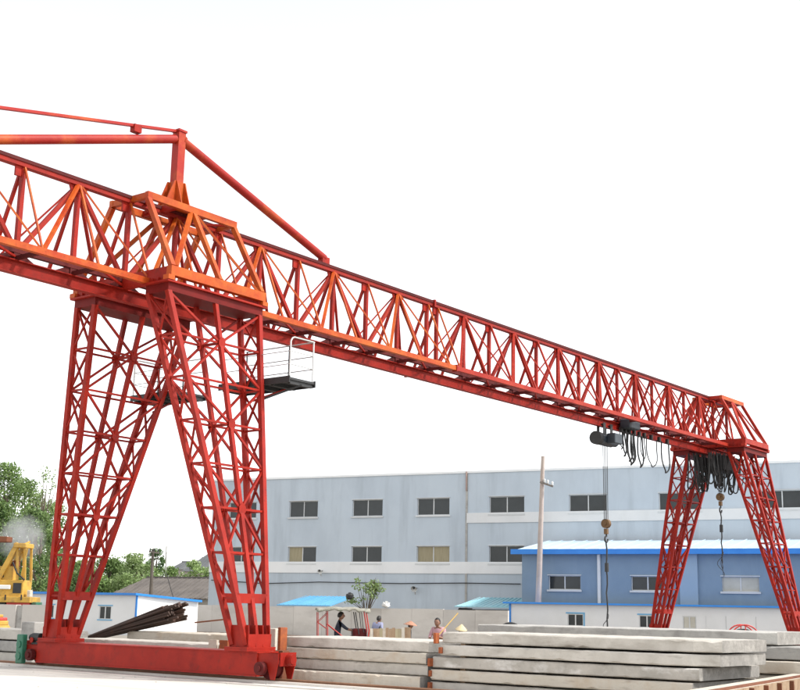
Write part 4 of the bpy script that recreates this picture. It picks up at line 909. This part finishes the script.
# shrub on the perimeter wall
sc = at_depth(366, 607, 77); sh = thing('wall_shrub', (sc.x, sc.y, 1.8), 'straggly light green shrub on top of the perimeter wall', 'shrub')
tb = MB(); cl = []
for i in range(22):
    a = random.uniform(-1, 1); h = random.uniform(.5, 2.0); e = V((sc.x, sc.y, 1.8)) + BD.u*(a*1.3) + V((random.uniform(-.3, .3), 0, h*(1.1-.35*abs(a))))
    s0 = V((sc.x, sc.y, 1.80)) + BD.u*(a*.4); tb.cyl(s0, e, .022, .01, n=5); cl.append((tuple(s0.lerp(e, .85)), .30))
tb.build('stem', 'bark', sh); leaves_mesh('foliage', cl, .09, 190, ('leaf_pale', 'leaf_b'), sh, 99)
for i, (px, py) in enumerate(((350, 596), (386, 604.5))):
    c = at_depth(px, py, 76.8); t = MB()
    t.sphere(c, .22, 12, 9, (1.2, 1, .8)); rb = random.Random(i+3)
    t.v = [tuple(V(v) + V((rb.uniform(-.07, .07), rb.uniform(-.07, .07), rb.uniform(-.06, .06)))) for v in t.v]
    t.build('bag', ('dark_iron', 'bag_white')[i]); tag(bpy.data.objects['bag' if i == 0 else 'bag.001'], ('dark bundle caught in the shrub on the wall', 'crumpled white bag on top of the wall right of the shrub')[i], 'bag')

# ------------------------------------------------------------------ people
def person(loc, rz, lb, pose, shirt, trousers, hat=None, scale=1.0, group=None):
    J = dict(pelvis=(0,0,.93), waist=(0,0,1.08), chest=(.01,0,1.30), neck=(0,0,1.47), skull=(.01,0,1.54),
             hipL=(0,.09,.88), kneeL=(.02,.10,.50), ankL=(0,.10,.09), toeL=(.15,.11,.04), hipR=(0,-.09,.88), kneeR=(.02,-.10,.50), ankR=(0,-.10,.09), toeR=(.15,-.11,.04),
             shL=(0,.17,1.40), elL=(0,.23,1.12), wrL=(.06,.23,.88), paL=(.08,.23,.80), shR=(0,-.17,1.40), elR=(0,-.23,1.12), wrR=(.06,-.23,.88), paR=(.08,-.23,.80))
    J.update(pose)
    Rd = dict(pelvis=.145, waist=.135, chest=.15, neck=.058, skull=.06, hipL=.10, kneeL=.062, ankL=.045, toeL=.038, hipR=.10, kneeR=.062, ankR=.045, toeR=.038,
              shL=.068, elL=.047, wrL=.033, paL=.036, shR=.068, elR=.047, wrR=.033, paR=.036)
    E_ = [('pelvis','waist'),('waist','chest'),('chest','neck'),('neck','skull')]
    for s in 'LR': E_ += [('pelvis','hip'+s),('hip'+s,'knee'+s),('knee'+s,'ank'+s),('ank'+s,'toe'+s),('chest','sh'+s),('sh'+s,'el'+s),('el'+s,'wr'+s),('wr'+s,'pa'+s)]
    names = list(J); vs = [V(J[n]) for n in names]; rad = [Rd[n] for n in names]; es = [(names.index(a), names.index(b)) for a, b in E_]
    for s in 'LR':
        w, p = V(J['wr'+s]), V(J['pa'+s]); d = (p-w).normalized(); sd = d.cross(V((1, 0, .2))).normalized(); nrm = d.cross(sd); ip = names.index('pa'+s)
        for q, (o_, L) in enumerate(((-.034, .075), (-.012, .085), (.012, .08), (.033, .062))):
            a = p + sd*o_ + d*.03; b1 = a + d*L*.5 + nrm*.012; b2 = b1 + d*L*.4 + nrm*.03; k = len(vs)
            vs += [a, b1, b2]; rad += [.011, .0095, .008]; es += [(ip, k), (k, k+1), (k+1, k+2)]
        k = len(vs); a = w.lerp(p, .6) + sd*-.04; vs += [a, a + d*.05 - sd*.025 + nrm*.02]; rad += [.012, .009]; es += [(names.index('wr'+s), k), (k, k+1)]
    me = bpy.data.meshes.new('tmp'); me.from_pydata(vs, es, []); ob = bpy.data.objects.new('tmp', me); COL.objects.link(ob)
    sk = ob.modifiers.new('skin', 'SKIN'); sk.use_smooth_shade = True
    for i, sv in enumerate(me.skin_vertices[0].data): sv.radius = (rad[i], rad[i]); sv.use_root = (i == 0)
    ob.modifiers.new('sub', 'SUBSURF').levels = 1
    dg = bpy.context.evaluated_depsgraph_get(); ev = bpy.data.meshes.new_from_object(ob.evaluated_get(dg))
    bpy.data.objects.remove(ob)
    bm = bmesh.new(); bm.from_mesh(ev); bpy.data.meshes.remove(ev)
    sk_ = V(J['skull']); hc = sk_ + V((.025, 0, .075))
    ret = bmesh.ops.create_uvsphere(bm, u_segments=16, v_segments=12, radius=1)
    for v in ret['verts']:
        x, y, z = v.co; f = 1.0
        w = .076*(1-.18*max(0, -z)); v.co = hc + V((x*.094+(.006 if x > 0 else 0), y*w, z*.118))
        if x > .75 and abs(y) < .25 and -.35 < z < .15: v.co.x += .022*(1-abs(y)/.25)      # nose
        if x > .6 and -.62 < z < -.42 and abs(y) < .4: v.co.x -= .006                       # mouth
        if x > .6 and .0 < z < .28 and .2 < abs(y) < .6: v.co.x -= .008                     # eye sockets
        if abs(y) > .95 and abs(z) < .3: v.co.y *= 1.14                                     # ears
    mats = ['skin', shirt, trousers]
    pel = J['pelvis'][2]; el = {s: V(J['el'+s]) for s in 'LR'}
    wr = {s: V(J['wr'+s]) for s in 'LR'}; an = {s: V(J['ank'+s]) for s in 'LR'}
    knee_hip = [(V(J['hip'+s]), V(J['knee'+s]), V(J['ank'+s])) for s in 'LR']
    def segd(p, a, b):
        t = max(0, min(1, (p-a).dot(b-a)/max(1e-6, (b-a).length_squared))); return (p-a-(b-a)*t).length
    for f in bm.faces:
        c = f.calc_center_median(); f.smooth = True
        dt = min(segd(c, V(J['waist']), V(J['chest'])), segd(c, V(J['chest']), V(J['shL'])), segd(c, V(J['chest']), V(J['shR'])), *(segd(c, V(J['sh'+s]), V(J['el'+s])) for s in 'LR'))-.03
        dl = min(*(min(segd(c, a, b), segd(c, b, d)) for a, b, d in knee_hip), segd(c, V(J['pelvis']), V(J['pelvis'])+V((0,0,.01))))
        ds = min(*(segd(c, V(J['el'+s]).lerp(wr[s], .25), V(J['pa'+s])) for s in 'LR'), (c-hc).length-.06, segd(c, V(J['neck']).lerp(sk_, .1), sk_))
        f.material_index = 0 if ds <= min(dt, dl) else (1 if dt <= dl else 2)
    M = Matrix.Translation(V(loc)) @ Matrix.Rotation(rz, 4, 'Z') @ Matrix.Scale(scale, 4)
    me = bpy.data.meshes.new('person'); bm.to_mesh(me); bm.free()
    for mm in mats: me.materials.append(MAT[mm])
    o = bpy.data.objects.new('person', me); link(o, None, M); tag(o, lb, 'person', group)
    hb = MB()
    prof = []
    for j in range(6):
        ph = math.pi/2*j/5
        for i in range(14):
            th = 2*math.pi*i/14; low = 0 if math.cos(th) > .45 else 1
            ph = math.pi/2*j/5*(.62 if math.cos(th) > .45 else (1.0 if math.cos(th) > -.1 else 1.3)); zz = math.cos(ph)
            prof.append(hc + V((-.012+math.sin(ph)*math.cos(th)*.118, math.sin(ph)*math.sin(th)*.089, zz*.124+.008)))
    hb.add(prof, [(j*14+i, (j+1)*14+i, (j+1)*14+(i+1) % 14, j*14+(i+1) % 14) for j in range(5) for i in range(14)], True)
    hb.build('hair', 'hair', o, M, local=True)
    for sgn in (-1, 1): MB().sphere(hc + V((.088, sgn*.031, .012)), .013, 8, 6).build('eye', 'hair', o, M, local=True)
    return o, M, hc
def conical_hat(o, M, hc, r, h, mt, lb, tilt=0):
    q = Matrix.Translation(hc + V((-.01, 0, .07))) @ Matrix.Rotation(tilt, 4, 'Y')
    b = MB().lathe((0, 0, 0), [(r, -.02), (r*.72, h*.28), (r*.4, h*.62), (r*.12, h*.95), (.004, h)], 20)
    b.lathe((0, 0, 0), [(r-.006, -.026), (r*.70, h*.26), (r*.1, h*.9)], 20); b.lathe((0, 0, 0), [(r+.008, -.03), (r+.012, -.02), (r+.004, -.008)], 20)
    h_ = b.build('straw_hat', mt, None, M @ q, local=True); tag(h_, lb, 'hat', 'straw hats'); return h_
face_cam = lambda p: math.atan2(CAM.y-p.y, CAM.x-p.x)
sit = dict(hipL=(.02,.09,.86), kneeL=(.42,.12,.88), ankL=(.50,.12,.46), toeL=(.64,.12,.42), hipR=(.02,-.09,.86), kneeR=(.42,-.12,.88), ankR=(.50,-.12,.46), toeR=(.64,-.12,.42))
# ------------------------------------------------------------------ red cargo tricycle
TD = 40.5
tp = at_depth(343, 640, TD); TR = Plane(tp, math.degrees(math.atan2(rt.y, rt.x))+6)
tr = thing('cargo_tricycle', (tp.x, tp.y, 0), 'red motor tricycle with grey tarp canopy behind the slabs', 'tricycle')
def T(px, py, d=0):
    u, z = TR.uz(px, py); return TR.M @ V((u, d, z))
zf = .55
def tb_(pts, r, name, mt='tricycle_red'): return MB().tube(pts, r*.68, 8).build(name, mt, tr)
for d in (-.45, .45):
    tb_([T(317.5, 612, d), T(317.5, 638, d)], .02, 'canopy_post'); tb_([T(327, 611, d), T(327, 640, d)], .024, 'canopy_post')
    tb_([T(317.5, 622, d), T(327, 613, d)], .014, 'canopy_brace'); tb_([T(317.5, 622, d), T(327, 629, d)], .014, 'canopy_brace')
    tb_([T(327, 624, d), T(343, 637, d)], .022, 'side_bar')
    tb_([T(365, 611, d), T(368, 630, d), T(366, 642, d)], .03, 'front_frame')
    tb_([T(354.5, 612, d), T(358, 634, d)], .024, 'screen_post', 'dark_iron'); tb_([T(360.5, 612, d), T(362.5, 632, d)], .018, 'screen_post', 'dark_iron')
b = MB(); nx, ny = 18, 6; vs = []
for i in range(nx+1):
    for j in range(ny+1):
        px = 316+(369-316)*i/nx; v = T(px, 609.2+.9*math.sin(i*.9)*.5-1.4*math.sin(math.pi*i/nx)+1.2*(i/nx), -.6+1.2*j/ny)
        v.z += .05*math.sin(math.pi*j/ny)+.012*math.sin(i*2.1+j*1.7); vs.append(v)
b.add(vs, [(i*(ny+1)+j, (i+1)*(ny+1)+j, (i+1)*(ny+1)+j+1, i*(ny+1)+j+1) for i in range(nx) for j in range(ny)], True)
k = len(vs); vs2 = []
for i in range(nx+1):
    v = vs[i*(ny+1)]; vs2 += [v, v + V((0, 0, -.07-.03*math.sin(i*1.9)))]
b.add(vs2, [(2*i, 2*i+1, 2*i+3, 2*i+2) for i in range(nx)], True)
cn = b.build('canopy', 'tarp', tr); so_ = cn.modifiers.new('thick', 'SOLIDIFY'); so_.thickness = .015
MB().bar(T(352, 634, 0), T(366, 634, 0), .8, .35).build('front_body', 'old_shade_red', tr, bevel=.05)
MB().bar(T(318, 641, 0), T(366, 643, 0), .85, .10).build('frame', 'dark_iron', tr)
MB().bar(T(328, 642, 0), T(342, 642, 0), .6, .12).build('seat', 'dark_iron', tr, bevel=.03)
tb_([T(352, 629.5, -.32), T(351, 628.5, 0), T(352, 629.5, .32)], .018, 'handlebar', 'dark_iron'); tb_([T(351, 629, 0), T(357, 640, 0)], .03, 'steering_column', 'dark_iron')
for px, d in ((322, -.48), (322, .48), (364, 0)):
    c = T(px, 640, d); c.z = .28; w = MB()
    ax = TR.n; w.cyl(c-ax*.06, c+ax*.06, .28, n=20); w.build('wheel', 'black_rubber', tr)
    MB().cyl(c-ax*.07, c+ax*.07, .14, n=14).build('hub', 'grey_pipe', tr)
tra = math.atan2(TR.u.y, TR.u.x)
pz = T(337.5, 636.5, 0)
dp = dict(sit); dp.update(chest=(.06,0,1.29), neck=(.08,0,1.46), skull=(.10,0,1.53), shL=(.06,.17,1.39), shR=(.06,-.17,1.39), elL=(.30,.22,1.20), elR=(.30,-.22,1.20), wrL=(.52,.24,1.14), paL=(.59,.24,1.13), wrR=(.52,-.24,1.14), paR=(.59,-.24,1.13))
person((pz.x-TR.u.x*.02, pz.y-TR.u.y*.02, pz.z-.95), tra, 'person in a dark shirt driving the red tricycle, hands on the bar', dp, 'cloth_navy', 'cloth_dark')
# handcart with upright planks, right of the tricycle
cp = at_depth(391, 640, 40.2); CTp = Plane(cp, math.degrees(math.atan2(rt.y, rt.x))+3)
ct = thing('plank_cart', (cp.x, cp.y, 0), 'cart with brown upright planks right of the red tricycle', 'cart')
def Tc(px, py, d=0):
    u, z = CTp.uz(px, py); return CTp.M @ V((u, d, z))
for i in range(13):
    px = 370+ i*3.15; a = Tc(px+1.5, 641, 0); c = Tc(px+1.5, 627.5+random.uniform(-.4, 1.6), 0)
    MB().bar(a, c, .094, .03, upv=tuple(CTp.n)).build('plank', random.choice(('wood_brown', 'concrete_d', 'wood_brown', 'curtain_tan')), ct)
MB().bar(Tc(369, 642, .4), Tc(411, 642, .4), .9, .1).build('bed', 'wood_brown', ct)
for i in range(10):
    px = 370+ i*4.1; MB().bar(Tc(px+1.5, 641, .8), Tc(px+1.5, 629, .8), .10, .03, upv=tuple(CTp.n)).build('plank', 'wood_brown', ct)
for d in (-.05, .9):
    c = Tc(391, 640, d); c.z = .3; MB().cyl(c-CTp.n*.05, c+CTp.n*.05, .3, n=20).build('wheel', 'black_rubber', ct)
lean = dict(chest=(.05,0,1.28), neck=(.07,0,1.44), skull=(.09,0,1.50))
q = at_depth(377, 640, 42.5); person((q.x, q.y, 0), face_cam(q)+math.pi*.8, 'dark-haired person in a lilac shirt standing behind the plank cart', lean, 'cloth_lilac', 'cloth_dark', scale=.89)
q = at_depth(408, 640, 42.3); o, M, hc = person((q.x, q.y, 0), face_cam(q)+1.2, 'person in dark clothes under a red-brimmed hat at the cart end', lean, 'cloth_dark', 'cloth_dark', scale=.76)
conical_hat(o, M, hc, .30, .15, 'straw_red', 'reddish conical straw hat worn at the end of the plank cart', .12)
# people behind the right stack
q = at_depth(438.5, 640, 31.5); hold = dict(lean); hold.update(elR=(.12,-.22,1.16), wrR=(.30,-.14,1.10), paR=(.36,-.12,1.12), elL=(.14,.20,1.14), wrL=(.32,.08,1.20), paL=(.37,.05,1.23))
person((q.x, q.y, 0), face_cam(q)-.35, 'dark-haired person in a pink shirt holding a bamboo pole at the stack end', hold, 'cloth_pink', 'cloth_dark', scale=.905)
a, c = at_depth(430, 645, 31.05), at_depth(458, 613, 31.4)
tag(MB().cyl(a, c, .016, n=7).build('bamboo_pole', 'bamboo'), 'thin yellow bamboo pole held by the person in pink', 'pole')
q = at_depth(460, 640, 33.5); o, M, hc = person((q.x, q.y, 0), face_cam(q)+.4, 'stooping person under a pale straw hat behind the front stack', dict(lean), 'cloth_dark', 'cloth_dark', scale=.76)
conical_hat(o, M, hc, .20, .17, 'straw', 'pale straw hat just above the front slab stack', .25)
# black tyre by the cabin corner, red reel right
def tyre(c, R, r, n, ax, name, mt, parent=None):
    b = MB(); q_ = V((0, 0, 1)).rotation_difference(V(ax)); vs = []
    for i in range(28):
        a = 2*math.pi*i/28
        for j in range(8):
            t = 2*math.pi*j/8; vs.append(V(c) + q_ @ V(((R+r*math.cos(t))*math.cos(a), (R+r*math.cos(t))*math.sin(a), r*math.sin(t))))
    b.add(vs, [(i*8+j, ((i+1) % 28)*8+j, ((i+1) % 28)*8+(j+1) % 8, i*8+(j+1) % 8) for i in range(28) for j in range(8)], True); return b.build(name, mt, parent)
q = at_depth(511, 623, 50); 
tag(tyre((q.x, q.y, .80), .30+.06, .19, 28, tuple(fw+rt*.3), 'old_tyre', 'black_rubber'), 'black tyre standing at the left corner of the white cabin', 'tyre')
tag(MB().box((q.x-.5, q.y-.5, 0), (q.x+.5, q.y+.5, .26)).build('tyre_plinth', 'concrete_c', bevel=.03), 'concrete plinth under the black tyre', 'plinth')
q = at_depth(743, 630, 52); rl = thing('cable_reel', (q.x, q.y, 0), 'red ring-framed cable reel before the white cabin at right', 'reel')
axr = (V((fw.x, fw.y, 0))).normalized()
zc2 = .80
for d in (-.35, .35):
    c = V((q.x, q.y, zc2)) + axr*d; tyre(c, .60, .03, 28, tuple(axr), 'rim', 'tricycle_red', rl)
    for i in range(6):
        a = math.pi*i/6*2+.5; e = c + rt0*(.6*math.cos(a)) + V((0, 0, .6*math.sin(a))); MB().cyl(c, e, .025, n=6).build('spoke', 'tricycle_red', rl)
MB().cyl(V((q.x, q.y, zc2))-axr*.33, V((q.x, q.y, zc2))+axr*.33, .44, n=26).build('cable_drum', 'black_rubber', rl)
MB().bar(V((q.x, q.y, 0))-rt0*.5+V((0,0,.08)), V((q.x, q.y, 0))+rt0*.5+V((0,0,.08)), .7, .16).build('stand', 'tricycle_red', rl)
# loose pebbles and scraps on the near ground
scr = MB(); r = random.Random(5)
for i in range(160):
    x = r.uniform(-9, .6); y = r.uniform(-16, 8); s = r.uniform(.008, .028)
    M = Matrix.Translation((x, y, s*.3 + (.03 if x > -.75 else 0))) @ Matrix.Rotation(r.uniform(0, 6), 4, 'Z') @ Matrix.Rotation(r.uniform(-.6, .6), 4, 'X')
    scr.box((-s, -s*.7, -s*.5), (s, s*.7, s*.5), M)
tag(scr.build('gravel', 'concrete_c'), 'scattered pebbles and chips on the pale ground', 'gravel', kind='stuff')
